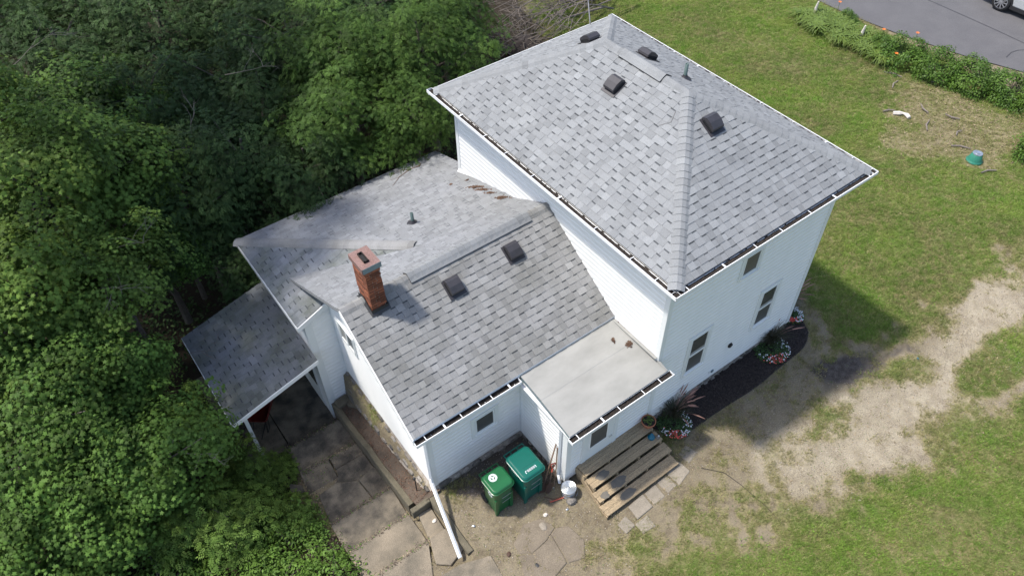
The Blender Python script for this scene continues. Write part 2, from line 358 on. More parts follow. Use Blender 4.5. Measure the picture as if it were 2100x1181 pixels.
bp = n.new('ShaderNodeBump'); bp.inputs['Strength'].default_value = .6; bp.inputs['Distance'].default_value = .03; L.new(nf, bp.inputs['Height']); L.new(bp.outputs[0], bs.inputs['Normal'])
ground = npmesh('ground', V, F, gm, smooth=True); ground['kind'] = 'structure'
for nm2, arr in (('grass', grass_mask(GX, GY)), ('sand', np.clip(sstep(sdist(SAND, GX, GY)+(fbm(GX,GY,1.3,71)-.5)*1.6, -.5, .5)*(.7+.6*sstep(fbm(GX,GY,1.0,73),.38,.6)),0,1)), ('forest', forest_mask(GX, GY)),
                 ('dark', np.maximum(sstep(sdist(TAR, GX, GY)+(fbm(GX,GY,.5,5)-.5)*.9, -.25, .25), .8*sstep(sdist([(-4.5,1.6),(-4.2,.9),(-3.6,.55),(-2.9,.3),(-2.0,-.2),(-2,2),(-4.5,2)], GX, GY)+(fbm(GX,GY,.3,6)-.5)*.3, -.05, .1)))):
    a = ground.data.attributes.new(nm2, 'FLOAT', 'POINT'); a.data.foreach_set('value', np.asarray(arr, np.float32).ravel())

# mulch bed sheet and loose chips
def poly_sheet(name, poly, z, m, kind='structure', zf=None):
    mb = MB(); mb.add([(x, y, (z if zf is None else float(zf(x, y))+z)) for x, y in poly], [tuple(range(len(poly)))])
    o = mb.build(name, m); o['kind'] = kind; return o
def smooth_poly(p, it=2):
    for _ in range(it):
        q = []
        for i in range(len(p)):
            a, b = p[i], p[(i+1) % len(p)]
            q += [(a[0]*.75+b[0]*.25, a[1]*.75+b[1]*.25), (a[0]*.25+b[0]*.75, a[1]*.25+b[1]*.75)]
        p = q
    return p
mb = MB(); SM = smooth_poly(MULCH)
cx_, cy_ = 2.6, -.35
for i in range(len(SM)):
    a, b = SM[i], SM[(i+1) % len(SM)]
mb.add([(x, y, .045) for x, y in SM] + [(x+(x-cx_)*.02, y+(y-cy_)*.04, -.03) for x, y in SM],
       [tuple(range(len(SM)))] + [(i, len(SM)+i, len(SM)+(i+1) % len(SM), (i+1) % len(SM)) for i in range(len(SM))])
mulch_bed = mb.build('mulch_bed', M['mulch']); mulch_bed['kind'] = 'structure'
def chips(name, poly, n_, m, z, smin, smax, flat=.4, parent=None):
    xs = [p[0] for p in poly]; ys = [p[1] for p in poly]; P_ = np.stack([rng.uniform(min(xs), max(xs), n_*3), rng.uniform(min(ys), max(ys), n_*3)], 1)
    P_ = P_[sdist(poly, P_[:, 0], P_[:, 1]) > .0][:n_]; k = len(P_)
    a = rng.uniform(0, 6.28, k); s = rng.uniform(smin, smax, k); asp = rng.uniform(.2, .6, k)
    til = rng.uniform(-.5, .5, (k, 2))*flat
    d1 = np.stack([np.cos(a), np.sin(a), til[:, 0]], 1)*s[:, None]; d2 = np.stack([-np.sin(a), np.cos(a), til[:, 1]], 1)*(s*asp)[:, None]
    zz = (ground_z(P_[:, 0], P_[:, 1])*0+z) if not callable(z) else z(P_[:, 0], P_[:, 1])
    c = np.concatenate([P_, zz[:, None]], 1) + np.array([0, 0, 1])*rng.uniform(0, smax*.5, k)[:, None]
    V = np.concatenate([c-d1-d2, c+d1-d2, c+d1+d2, c-d1+d2, c+np.array([0, 0, .012])], 0)
    i0 = np.arange(k); F = np.concatenate([np.stack([i0+a_*k, i0+b_*k, i0+4*k], 1) for a_, b_ in ((0,1),(1,2),(2,3),(3,0))], 0)
    o = npmesh(name, V, F, m, tone=np.tile(rng.random(k), 4), parent=parent); return o
tag(chips('mulch_chips', SM, 9000, M['mulch'], .05, .008, .03), kind='stuff')

# road
mb = MB(); mb.add([(18.35,40,.012),(18.42,9,.012),(18.55,7.7,.012),(18.72,6.4,.012),(19.2,4.4,.012),(19.85,2.5,.012),(20.3,-3,.012),(20.6,-40,.012),(34,-40,.012),(34,40,.012)], [tuple(range(9, -1, -1))[::-1]])
for f in range(1): pass
road = mb.build('road', M['asphalt']); road['kind'] = 'structure'
mb = MB()
def strip(mb, pts, wd, z):
    for (a, b) in zip(pts[:-1], pts[1:]):
        a = Vector((*a, z)); b = Vector((*b, z)); d = (b-a).normalized(); s = Vector((-d.y, d.x, 0))*wd
        mb.add([a-s, a+s, b+s, b-s], [(0, 1, 2, 3)][::1])
strip(mb, [(21.75,9),(21.70,6),(21.66,4.5),(21.6,3.5),(21.55,1)], .018, .017)
strip(mb, [(20.24,3.385),(20.7,3.45),(21.0,3.38),(21.28,3.2),(21.5,2.9)], .016, .017)
o = mb.build('crack_sealer', M['tar'], parent=road)

# --- stepped concrete slabs down the left side (pieces of one walk)
walk = bpy.data.objects.new('concrete_walk', None); COL.objects.link(walk); walk['kind'] = 'structure'
def slab(poly, ztop, m, th=.16, tone=.5, name='slab', par=None, tilt=0, rot=.012):
    poly = [(x+random.uniform(-rot, rot), y+random.uniform(-rot, rot)) for x, y in poly]
    # chamfer corners & wobble edges
    q = []
    for i in range(len(poly)):
        p0, p1, p2 = Vector(poly[i-1]), Vector(poly[i]), Vector(poly[(i+1) % len(poly)])
        l1, l2 = (p0-p1).length, (p2-p1).length; c = min(.014, l1*.2, l2*.2)
        q += [p1+(p0-p1).normalized()*c, p1+(p2-p1).normalized()*c]
        for t in (.33, .66):
            nrm = Vector((-(p2-p1).y, (p2-p1).x)).normalized()
            q.append(p1.lerp(p2, t)+nrm*random.uniform(-.006, .006))
    cx = sum(p.x for p in q)/len(q); cy = sum(p.y for p in q)/len(q)
    mb = MB(); n_ = len(q); zt = lambda p: ztop+tilt*(p.x-cx)
    ins = [Vector((cx+(p.x-cx)*(1-.012/max(.1, abs(p.x-cx))), cy+(p.y-cy)*(1-.012/max(.1, abs(p.y-cy))))) for p in q]
    vs = [(p.x, p.y, zt(p)) for p in ins] + [(p.x, p.y, zt(p)-.012) for p in q] + [(p.x, p.y, ztop-th) for p in q]
    fs = [tuple(range(n_))] + [(i, n_+i, n_+(i+1) % n_, (i+1) % n_) for i in range(n_)] + [(n_+i, 2*n_+i, 2*n_+(i+1) % n_, n_+(i+1) % n_) for i in range(n_)]
    if sdist([(0,0),(1,0),(0,1)], .1, .1) > 0: pass
    area = sum(q[i].x*q[(i+1) % n_].y-q[(i+1) % n_].x*q[i].y for i in range(n_))
    if area < 0: fs = [tuple(reversed(f)) for f in fs]
    mb.add(vs, fs, 0, tone); return mb.build(name, m, par)
R_ = lambda: random.uniform(.3, .7)
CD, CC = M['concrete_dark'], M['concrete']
# carport floor
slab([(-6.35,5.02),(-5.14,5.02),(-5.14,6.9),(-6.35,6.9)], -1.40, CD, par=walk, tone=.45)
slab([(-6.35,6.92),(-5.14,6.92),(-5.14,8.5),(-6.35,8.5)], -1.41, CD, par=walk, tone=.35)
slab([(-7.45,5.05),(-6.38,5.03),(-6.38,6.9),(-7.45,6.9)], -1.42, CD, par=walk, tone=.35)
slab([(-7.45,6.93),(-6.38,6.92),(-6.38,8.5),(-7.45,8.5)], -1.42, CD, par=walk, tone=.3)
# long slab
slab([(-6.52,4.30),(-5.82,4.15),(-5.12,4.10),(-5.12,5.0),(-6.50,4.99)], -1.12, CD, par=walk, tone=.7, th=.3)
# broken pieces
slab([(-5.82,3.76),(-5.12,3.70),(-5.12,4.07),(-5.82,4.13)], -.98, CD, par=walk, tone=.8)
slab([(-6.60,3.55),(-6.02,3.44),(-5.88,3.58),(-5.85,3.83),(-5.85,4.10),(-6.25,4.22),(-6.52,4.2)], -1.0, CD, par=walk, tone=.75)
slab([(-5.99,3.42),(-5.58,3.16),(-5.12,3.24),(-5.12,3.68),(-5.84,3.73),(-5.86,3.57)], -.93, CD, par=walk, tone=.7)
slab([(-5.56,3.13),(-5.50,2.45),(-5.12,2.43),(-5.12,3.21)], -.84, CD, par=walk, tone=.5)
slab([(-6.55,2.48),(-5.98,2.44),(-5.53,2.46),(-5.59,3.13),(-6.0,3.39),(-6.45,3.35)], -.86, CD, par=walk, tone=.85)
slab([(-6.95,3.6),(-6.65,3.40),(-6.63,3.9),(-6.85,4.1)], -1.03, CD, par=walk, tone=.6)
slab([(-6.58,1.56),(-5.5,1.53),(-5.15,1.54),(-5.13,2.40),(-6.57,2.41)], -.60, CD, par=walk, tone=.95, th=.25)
slab([(-6.62,.73),(-6.0,.715),(-5.19,.715),(-5.19,1.50),(-6.60,1.53)], -.31, CC, par=walk, tone=.55, th=.25)
slab([(-6.9,.05),(-6.2,-.1),(-5.55,-.05),(-5.2,.69),(-6.62,.69)], -.12, CC, par=walk, tone=.6, th=.2)
slab([(-5.16,.72),(-4.80,.72),(-4.76,1.30),(-5.06,1.33)], -.20, CC, par=walk, tone=.7)
slab([(-5.16,.69),(-5.35,.2),(-5.12,-.02),(-4.74,.12),(-4.78,.70)], -.09, CC, par=walk, tone=.65)
slab([(-5.6,-.1),(-5.0,-.15),(-4.4,-.35),(-4.5,-1.2),(-6.2,-1.2),(-6.3,-.2)], .018, CC, par=walk, tone=.6)
# curbs
def beam(a, b, wdt, h, m, name='curb', par=None, seg=6, jit=.012):
    a = Vector(a); b = Vector(b); d = (b-a); s = Vector((-d.y, d.x, 0)).normalized()*wdt/2
    mb = MB(); vs = []
    for i in range(seg+1):
        p = a.lerp(b, i/seg) + Vector((random.uniform(-jit, jit), random.uniform(-jit, jit), random.uniform(-jit, jit)*.6))
        e = .015
        vs += [p-s-Vector((0,0,h)), p-s-Vector((0,0,e)), p-s*.8, p+s*.8, p+s-Vector((0,0,e)), p+s-Vector((0,0,h))]
    fs = []
    for i in range(seg):
        for k in range(5): fs.append((i*6+k, i*6+k+1, (i+1)*6+k+1, (i+1)*6+k)[::-1])
    fs += [(0,1,2,3,4,5), tuple(seg*6+k for k in range(5,-1,-1))]
    mb.add(vs, fs); return mb.build(name, m, par)
curb1 = beam((-5.06,5.28,-.80),(-5.06,1.60,-.17),.13,.75,M['curb'],'retaining_curb'); tag(curb1,'long mossy concrete curb running down beside the stepped slabs','curb')
curb2 = beam((-4.67,1.40,.03),(-4.67,-.06,.03),.13,.2,M['curb'],'retaining_curb'); tag(curb2,'short pale concrete curb that the white drain pipe crosses','curb')
curb3 = beam((-5.17,1.38,.0),(-4.74,1.38,.02),.12,.25,M['curb'],'retaining_curb'); tag(curb3,'stubby concrete curb closing the small slab at the house corner','curb')
# sloping soil bed behind the curb
mb = MB(); ys = np.linspace(1.38, 5.3, 30); xs = np.linspace(-5.0, -4.45, 6)
for y in ys:
    for x in xs:
        mb.v.append((float(x), float(y), float(np.interp(y, [1.38,1.7,5.3],[-.02,-.18,-.86]) + .10*(x+5.0)/.55 + random.uniform(-.02,.02))))
for j in range(29):
    for i in range(5): mb.f.append((j*6+i, j*6+i+1, j*6+i+7, j*6+i+6)); mb.m.append(0); mb.t.append(.5)
bed = mb.build('soil_bed', M['soil'], smooth=True); bed['kind'] = 'structure'
bedz = lambda x, y: np.interp(y, [1.38,1.7,5.3],[-.02,-.18,-.86]) + .10*(x+5.0)/.55
tag(chips('leaf_litter', [(-5.0,1.5),(-4.55,1.5),(-4.55,5.2),(-5.0,5.2)], 900, M['dead_leaf'], bedz, .008, .022, .8), kind='stuff')
# pavers below the steps
pav = bpy.data.objects.new('paver_path', None); COL.objects.link(pav); pav['kind'] = 'structure'
for p in [[(-.735,-1.16),(-.72,-1.48),(-.45,-1.465),(-.47,-1.16)],[(-1.10,-1.18),(-1.12,-1.50),(-.80,-1.49),(-.78,-1.17)],[(-1.57,-1.20),(-1.60,-1.52),(-1.16,-1.50),(-1.14,-1.18)],
          [(-.42,-1.10),(-.40,-1.50),(.02,-1.38),(-.02,-1.05)],[(-1.70,-1.56),(-1.74,-1.82),(-1.42,-1.86),(-1.38,-1.56)],[(-2.02,-1.36),(-2.0,-1.62),(-1.72,-1.58),(-1.75,-1.32)],[(.1,-.95),(.12,-1.25),(.45,-1.15),(.4,-.9)]]:
    slab(p, random.uniform(.012,.028), M['paver'], th=.05, tone=R_(), name='paver', par=pav)
# flat broken patio pieces in the bare yard
M['patio'] = mat('dusty_concrete', (.19,.158,.118), (.14,.115,.085), 3, 1, .4, 50, tone=.2, fine=80)
pat = bpy.data.objects.new('broken_patio', None); COL.objects.link(pat); pat['kind'] = 'structure'
for p in [[(-3.9,-.42),(-3.5,-.22),(-3.15,-.32),(-3.04,-.66),(-3.35,-.76),(-3.75,-.80),(-3.95,-.65)],[(-3.95,-.68),(-3.75,-.82),(-3.34,-.78),(-3.2,-.72),(-3.3,-1.35),(-3.95,-1.5),(-4.15,-1.15)],[(-3.18,-.71),(-3.04,-.68),(-2.80,-.78),(-2.75,-1.2),(-2.95,-1.5),(-3.28,-1.37)]]:
    slab(p, .008, M['patio'], th=.04, tone=.5+random.uniform(-.05,.05), name='slab', par=pat)

# straw, grit and twigs over the bare ground
YARD = [(-4.5,1.4),(-4.5,-1.5),(-6,-3.4),(-2.4,-3.5),(-2.3,-1.7),(-1.1,-1.5),(0,-1.6),(1.3,-2.3),(.8,-3.2),(3,-4.3),(6,-4.6),(14,-5),(16,-2.7),(9,-1.9),(5,-2.3),(4,-1.5),(5.3,.2),(4.6,-.75),(.7,-.75),(.1,-1.1),(-2.1,-1.2),(-2.1,0),(-2.3,1.4)]
M['grit'] = mat('pale_grit', (.34,.31,.28), (.20,.17,.15), 30, 1, tone=.6); M['straw'] = mat('dry_straw', (.28,.225,.14), (.17,.13,.085), 20, 1, tone=.4)
gz2 = lambda x, y: ground_z(x, y)+.006
tag(chips('gravel', YARD, 9000, M['grit'], gz2, .004, .012, .3), kind='stuff')
tag(chips('straw', YARD, 2600, M['straw'], gz2, .006, .022, .3), kind='stuff')
0 and tag(chips('lawn_thatch', [(-2.4,-7),(-1.3,-1.7),(1.3,-2),(1,-3.4),(3,-4.3),(14,-5),(14,-8)], 5000, M['straw'], lambda x,y: ground_z(x,y)+.02, .012, .04, .6), kind='stuff')
tag(chips('bare_patch_straw', BARE2, 900, M['straw'], lambda x,y: ground_z(x,y)+.02, .01, .035, .5), kind='stuff')
tag(chips('soil_crumbs', [(-7,-1),(-6.7,6),(-5.1,6),(-5.1,0),(-4.6,-1.5)], 2500, M['grit'], lambda x,y: ground_z(x,y)+.02, .004, .012, .4), kind='stuff')

# dirt, crumbs and moss lodged in the joints of the slabs
JP = []
for y0_, x0_, x1_, z_ in ((.70,-6.6,-5.15,-.12),(1.52,-6.6,-5.15,-.31),(2.42,-6.55,-5.12,-.60),(4.12,-6.5,-5.12,-.98),(5.01,-6.5,-5.12,-1.12)):
    k_ = 260; JP.append(np.stack([rng.uniform(x0_,x1_,k_), y0_+rng.normal(0,.035,k_), np.full(k_, z_+.012)],1))
JP.append(np.stack([rng.uniform(-6.6,-5.15,500), rng.uniform(2.4,4.1,500), np.interp(np.linspace(0,1,500),[0,1],[-.93,-.97])],1))
JP.append(np.stack([-6.58+rng.normal(0,.06,500), rng.uniform(.2,5,500), np.zeros(500)],1)); JP[-1][:,2] = ground_z(JP[-1][:,0], JP[-1][:,1])+.09
JP = np.concatenate(JP); k_ = len(JP); a_ = rng.uniform(0,6.28,k_); s_ = rng.uniform(.006,.022,k_)
d1_ = np.stack([np.cos(a_),np.sin(a_),rng.uniform(-.3,.3,k_)],1)*s_[:,None]; d2_ = np.stack([-np.sin(a_),np.cos(a_),rng.uniform(-.3,.3,k_)],1)*(s_*.7)[:,None]; i0_ = np.arange(k_)
o = npmesh('joint_debris', np.concatenate([JP-d1_,JP-d2_,JP+d1_,JP+d2_]), np.concatenate([np.stack([i0_,i0_+k_,i0_+2*k_],1),np.stack([i0_,i0_+2*k_,i0_+3*k_],1)]), [M['soil'],M['leaf_maple2'],M['straw']], tone=np.tile(rng.random(k_),2), fidx=np.tile(rng.choice([0,0,0,1,2],k_),2)); o['kind'] = 'stuff'
# ================================================================= HOUSE
W, LL, OV, HE, HR = 4.62, 6.941, .449, 4.884, 6.423
KM = (HR-HE)/(W/2+OV)
house = empty('house', (0,0,0), 'white clapboard house with grey shingle roofs, brick chimney and lower rear wing', 'house')
def clip(poly, a, b, c):                       # keep a*x+b*y<=c
    out = []
    for i in range(len(poly)):
        p, q = poly[i], poly[(i+1) % len(poly)]; dp = a*p[0]+b*p[1]-c; dq = a*q[0]+b*q[1]-c
        if dp <= 0: out.append(p)
        if dp*dq < 0: t = dp/(dp-dq); out.append((p[0]+(q[0]-p[0])*t, p[1]+(q[1]-p[1])*t))
    return out
def clip_poly(sub, conv):                      # conv convex ccw
    for i in range(len(conv)):
        p, q = conv[i], conv[(i+1) % len(conv)]; nx_, ny_ = (q[1]-p[1]), -(q[0]-p[0])
        sub = clip(sub, nx_, ny_, nx_*p[0]+ny_*p[1])
        if len(sub) < 3: return []
    return sub
def area2(p): return abs(sum(p[i][0]*p[(i+1) % len(p)][1]-p[(i+1) % len(p)][0]*p[i][1] for i in range(len(p)))/2)
PIECES = []        # (rank, verts, faces, mats, tone, parentpart, matlist)
EXPO = .143
def shingle_field(part, mats, O, U, V, poly, vis=1.0, holes=(), seed=0, tone0=.5):
    """poly: convex (u,v) ccw, U along the eave, V up the slope"""
    rs = random.Random(seed); O, U, V = Vector(O), Vector(U).normalized(), Vector(V).normalized(); Nn = U.cross(V).normalized()
    if Nn.z < 0: Nn = -Nn
    u0, u1 = min(p[0] for p in poly), max(p[0] for p in poly); v0, v1 = min(p[1] for p in poly), max(p[1] for p in poly)
    if sum(poly[i][0]*poly[(i+1) % len(poly)][1]-poly[(i+1) % len(poly)][0]*poly[i][1] for i in range(len(poly))) < 0: poly = poly[::-1]
    j = 0; v = v0
    while v < v1-.01:
        u = u0-rs.uniform(0, .3); vt = v+EXPO; last = rs.random() < .5
        while u < u1:
            hi = not last; last = hi
            wd = rs.uniform(.14, .22) if hi else rs.uniform(.09, .14)
            tn = min(1, max(0, rs.gauss(tone0, .19)))
            hb = .013 if hi else .006
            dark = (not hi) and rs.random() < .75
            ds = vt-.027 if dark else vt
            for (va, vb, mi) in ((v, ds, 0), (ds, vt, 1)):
                if vb-va < 1e-4: continue
                q = clip_poly([(u+.0012, va), (u+wd-.0012, va), (u+wd-.0012, vb), (u+.0012, vb)], poly)
                if len(q) < 3 or area2(q) < 1e-4: continue
                vs = [O+U*a+V*b+Nn*(hb-(hb-.002)*(b-v)/EXPO+.006) for a, b in q] + [O+U*a+V*b for a, b in q]
                k = len(q); fs = [tuple(range(k))]+[(i, k+i, k+(i+1) % k, (i+1) % k) for i in range(k)]
                c = sum(vs[:k], Vector())/k; d = c-CP
                rank = area2(q)*max(0, -(d.normalized().dot(Nn)))/d.length_squared*vis if mi == 0 else 0
                PIECES.append([rank, vs, fs, mi, tn, part, mats])
            u += wd
        v = vt; j += 1
def plane_prism(part_name, poly3, th, mats, up=True):
    mb = MB(); mb.prism(poly3, (0, 0, -th), 0, 1, 1); return mb.build(part_name, mats, house)
SR = [M['shingle_rear'], M['shingle_dark']]; SH = [M['shingle'], M['shingle_dark']]; SO = [M['shingle_old'], M['shingle_dark']]; SS = [M['shingle_mossy'], M['shingle_dark']]
# ---- main hip roof
e = OV-.125; ze = HE+KM*.125
A_, B_, C_, D_ = (-e, LL+e), (-e, -e), (W+e, -e), (W+e, LL+e)
R1, R2 = (W/2, LL-W/2), (W/2, W/2)
def Z_(x, y): return HE+KM*min(x+OV, W+OV-x, y+OV, LL+OV-y)
P3 = lambda p: (p[0], p[1], Z_(*p))
mb = MB()
for poly in ([A_, B_, R2, R1], [B_, C_, R2], [C_, D_, R1, R2], [D_, A_, R1]): mb.add([P3(p) for p in poly], [tuple(range(len(poly)))])
main_roof = mb.build('main_roof', M['felt'], house)
sl = math.sqrt(1+KM*KM)
def hipface(part, mats, p0, p1, inner, vis, seed):   # p0->p1 eave, inner list
    p0v, p1v = Vector((*p0, ze)), Vector((*p1, ze)); U = (p1v-p0v).normalized(); I = Vector(P3(inner[0]))-p0v
    Vv = (I-U*I.dot(U)).normalized(); poly = [(0, 0), ((p1v-p0v).length, 0)]
    for q in inner: d = Vector(P3(q))-p0v; poly.append((d.dot(U), d.dot(Vv)))
    shingle_field(part, mats, p0v, U, Vv, poly, vis, seed=seed)
hipface(main_roof, SH, B_, A_, [R1, R2], 1, 1); hipface(main_roof, SH, C_, B_, [R2], 1, 2)
hipface(main_roof, SH, D_, C_, [R2, R1], .4, 3); hipface(main_roof, SH, A_, D_, [R1], .4, 4)
# ---- hip and ridge caps
def caps(part, a, b, n1, n2, wd=.15, mats=SH, seed=0, expo=EXPO, lift=.016):
    rs = random.Random(seed); a, b = Vector(a), Vector(b); d = (b-a); Ln = d.length; d.normalize()
    n1, n2 = Vector(n1).normalized(), Vector(n2).normalized(); up = (n1+n2).normalized()
    s1 = d.cross(n1).normalized(); s2 = d.cross(n2).normalized()
    if s1.dot(n2) > 0: s1 = -s1
    if s2.dot(n1) > 0: s2 = -s2
    if s1.dot(s2) > 0 and abs(s1.dot(s2)) > .98: s2 = -s2
    k = int(Ln/expo); ex = Ln/k; out = []
    for i in range(k):
        p = a+d*ex*i; q = a+d*ex*(i+1)
        def ring(c, h): return [c+s1*wd+n1*(h*.4), c+s1*wd*.45+n1*(h+.008)+up*.004, c+up*(h+.012), c+s2*wd*.45+n2*(h+.008)+up*.004, c+s2*wd+n2*(h*.4)]
        r0 = ring(p, lift+.010); r1 = ring(q, lift)
        rb = [c-up*.02 for c in r0]
        vs = r0+r1+rb; fs = [(t, t+1, 5+t+1, 5+t) for t in range(4)]+[(t, 10+t, 10+t+1, t+1) for t in range(4)]
        mb = MB(); mb.add(vs, fs, 0, min(1, max(0, rs.gauss(.5, .14)))); o = mb.build('ridge_cap', mats, part); 
    return
nAB = Vector((-KM, 0, 1)); nBC = Vector((0, -KM, 1)); nCD = Vector((KM, 0, 1)); nDA = Vector((0, KM, 1))
caps(main_roof, P3(B_), P3(R2), nAB, nBC, .155, seed=1); caps(main_roof, P3(A_), P3(R1), nAB, nDA, .155, seed=2)
caps(main_roof, P3(C_), P3(R2), nBC, nCD, .155, seed=3); caps(main_roof, P3(D_), P3(R1), nCD, nDA, .155, seed=4)
caps(main_roof, P3(R1), P3(R2), nAB, nCD, .15, seed=5)
def ridge_vent(part, a, b, n1, n2, wd=.17, h=.034):
    a, b = Vector(a), Vector(b); d = (b-a).normalized(); n1, n2 = Vector(n1).normalized(), Vector(n2).normalized()
    s1, s2 = d.cross(n1).normalized(), d.cross(n2).normalized()
    if s1.z > 0: s1 = -s1
    if s2.z > 0: s2 = -s2
    mb = MB()
    for c0, c1 in ((a, b),):
        for s, nn in ((s1, n1), (s2, n2)):
            q = [c0+s*wd, c1+s*wd]
            mb.add([q[0]+nn*.005, q[1]+nn*.005, q[1]+nn*h, q[0]+nn*h, q[0]-s*.05+nn*.005, q[1]-s*.05+nn*.005], [(0,1,2,3)], 0)
            mb.add([q[0]+nn*h-s*.002, q[1]+nn*h-s*.002, q[1]-s*wd+nn*(h+.01), q[0]-s*wd+nn*(h+.01)], [(0,1,2,3)], 1)
        for c, sg in ((a, -1), (b, 1)):
            mb.add([c+s1*wd+n1*h, c+(n1+n2).normalized()*(h+.012), c+s2*wd+n2*h, c+s2*wd, c, c+s1*wd], [(0,1,4,5), (1,2,3,4)], 0)
    o = mb.build('ridge_vent', [M['black'], M['shingle']], part)
    # caps over it
    up = Vector((0, 0, h)); caps(part, a+up, b+up, n1, n2, wd-.005, seed=9, lift=.004)
ridge_vent(main_roof, (W/2, 4.10, HR+.012), (W/2, 2.92, HR+.012), nAB, nCD)
# ---- box vents and pipes
def box_vent(c, nrm, upslope, lab=None):
    nrm = Vector(nrm).normalized(); Vv = Vector(upslope); Vv = (Vv-nrm*Vv.dot(nrm)).normalized(); U = Vv.cross(nrm).normalized(); c = Vector(c)+nrm*.012
    root = bpy.data.objects.new('roof_vent', None); COL.objects.link(root); root.parent = house
    mb = MB(); mb.obox(c-Vv*.035+nrm*.008, U*.185, Vv*.20, nrm*.006); mb.build('flange', M['vent'], root)
    prof = [(-.165,.035),(-.172,.085),(-.15,.118),(-.02,.155),(.10,.145),(.165,.075),(.165,.03)]
    mb = MB(); w_ = .145; n_ = len(prof)
    vs = [c+U*s*w_*(1-.04*(h/.15))+Vv*v+nrm*h for s in (-1, 1) for v, h in prof]
    mb.add(vs, [tuple(range(n_)), tuple(range(2*n_-1, n_-1, -1))]+[(i, n_+i, n_+(i+1) % n_, (i+1) % n_) for i in range(n_)])
    mb.build('hood', M['vent'], root)
    for s in (-1, 1):
        mb = MB(); mb.obox(c+U*s*(w_+.001)-Vv*.02+nrm*.045, U*.002, Vv*.13, nrm*.03)
        for k in range(9):
            v = -.14+k*.03; mb.obox(c+U*s*(w_+.005)+Vv*v+nrm*.045, U*.004, Vv*.005, nrm*.03)
        o_ = mb.build('louvre', M['rubber'], root); o_['kind'] = 'stuff'
box_vent((1.714,3.655,Z_(1.714,3.655)), nAB, (1,0,0)); box_vent((2.30,1.66,Z_(2.30,1.66)), nBC, (0,1,0))
box_vent((2.892,4.035,Z_(2.892,4.035)), nCD, (-1,0,0)); box_vent((2.40,5.20,Z_(2.40,5.20)), nDA, (0,-1,0))
def pipe(c, h=.34, r=.037):
    mb = MB(); c = Vector(c)
    mb.lathe([(r,-.05),(r,h),(r-.007,h),(r-.007,h-.12),(.001,h-.12)], c, 14)
    mb.lathe([(.14,-.01),(.085,.03),(.05,.07),(r+.004,.10)], c, 14, 1)
    mb.build('vent_pipe', [M['pipe'], M['vent']], house, True)
pipe((3.077,3.096,Z_(3.077,3.096)))
# ---- eaves: soffit, fascia, gutters with hangers
mb = MB(); zs = HE-.06; g = OV-.125
for x0,x1,y0,y1 in ((-g,-.02,-g,LL+g),(W+.02,W+g,-g,LL+g),(-.02,W+.02,-g,-.02),(-.02,W+.02,LL+.02,LL+g)): mb.box(x0,x1,y0,y1,zs-.01,zs)
mb.build('soffit', M['white'], house)
mb = MB()
for x0,x1,y0,y1 in ((-g-.012,-g,-g-.012,LL+g+.012),(W+g,W+g+.012,-g-.012,LL+g+.012),(-g,W+g,-g-.012,-g),(-g,W+g,LL+g,LL+g+.012)): mb.box(x0,x1,y0,y1,zs-.01,HE+.02)
mb.build('fascia', M['white'], house)
def gutter(a, b, inward, wd=.132, h=.075, nh=7, fill=True, seed=0, capa=True, capb=True, fl=.045):
    rs = random.Random(seed); a, b = Vector(a), Vector(b); d = (b-a).normalized(); s = Vector(inward)   # a,b: outer lip top
    root_mb = MB(); Z = Vector((0,0,1)); t = .006
    def bar(o1, o2, hx, hz):                   # section rectangle at offset o1 inward, o2 down
        root_mb.obox((a+b)/2+s*o1-Z*o2, (b-a)/2, s*hx, Z*hz)
    bar(.003, h/2, .003, h/2); bar(.007, .003, .007, .004); bar(wd/2, h-.003, wd/2, .003); bar(wd-.003, h/2, .003, h/2)
    for c, f in ((a, capa), (b, capb)):
        if f: root_mb.obox(c+s*wd/2-Z*h/2, d*.003, s*wd/2, Z*h/2)
    go = root_mb.build('gutter', M['gutter'], house)
    if fill:
        mb = MB(); n_ = int((b-a).length/.05); pts = []
        for i in range(n_+1):
            c = a+d*(i*(b-a).length/n_)
            for k in range(4): pts.append(c+s*(.008+(wd-.016)*k/3)-Z*(h-fl+rs.uniform(-.012, .016)))
            pts.append(c+s*(wd-.0075)+Z*.002)
        mb.add(pts, [(i*5+k, i*5+k+1, (i+1)*5+k+1, (i+1)*5+k) for i in range(n_) for k in range(4)]); mb.build('leaf_litter', M['debris'], go)
    for i in range(nh):
        t_ = (i+.5+rs.uniform(-.2, .2))/nh; c = a+(b-a)*t_
        mb = MB(); mb.obox(c+s*wd/2-Z*.006, d*(.016 if i % 4 == 1 else .006), s*wd/2, Z*.004); mb.build('gutter_hanger', M['gutter'], go)
x0, x1, y0, y1 = -OV, W+OV, -OV, LL+OV
HG = HE+.045
gutter((x0,y1,HG),(x0,y0,HG),(1,0,0),seed=1,capb=False,nh=9); gutter((x0,y0,HG),(x1,y0,HG),(0,1,0),seed=2,capa=False,capb=False,nh=7)
gutter((x1,y0,HG),(x1,y1,HG),(-1,0,0),seed=3,capa=False,nh=9); 
mb = MB(); mb.box(x0+.03,x1-.03,y1-.012,y1,HE-.10,HE+.02); mb.build('fascia', M['white'], house)

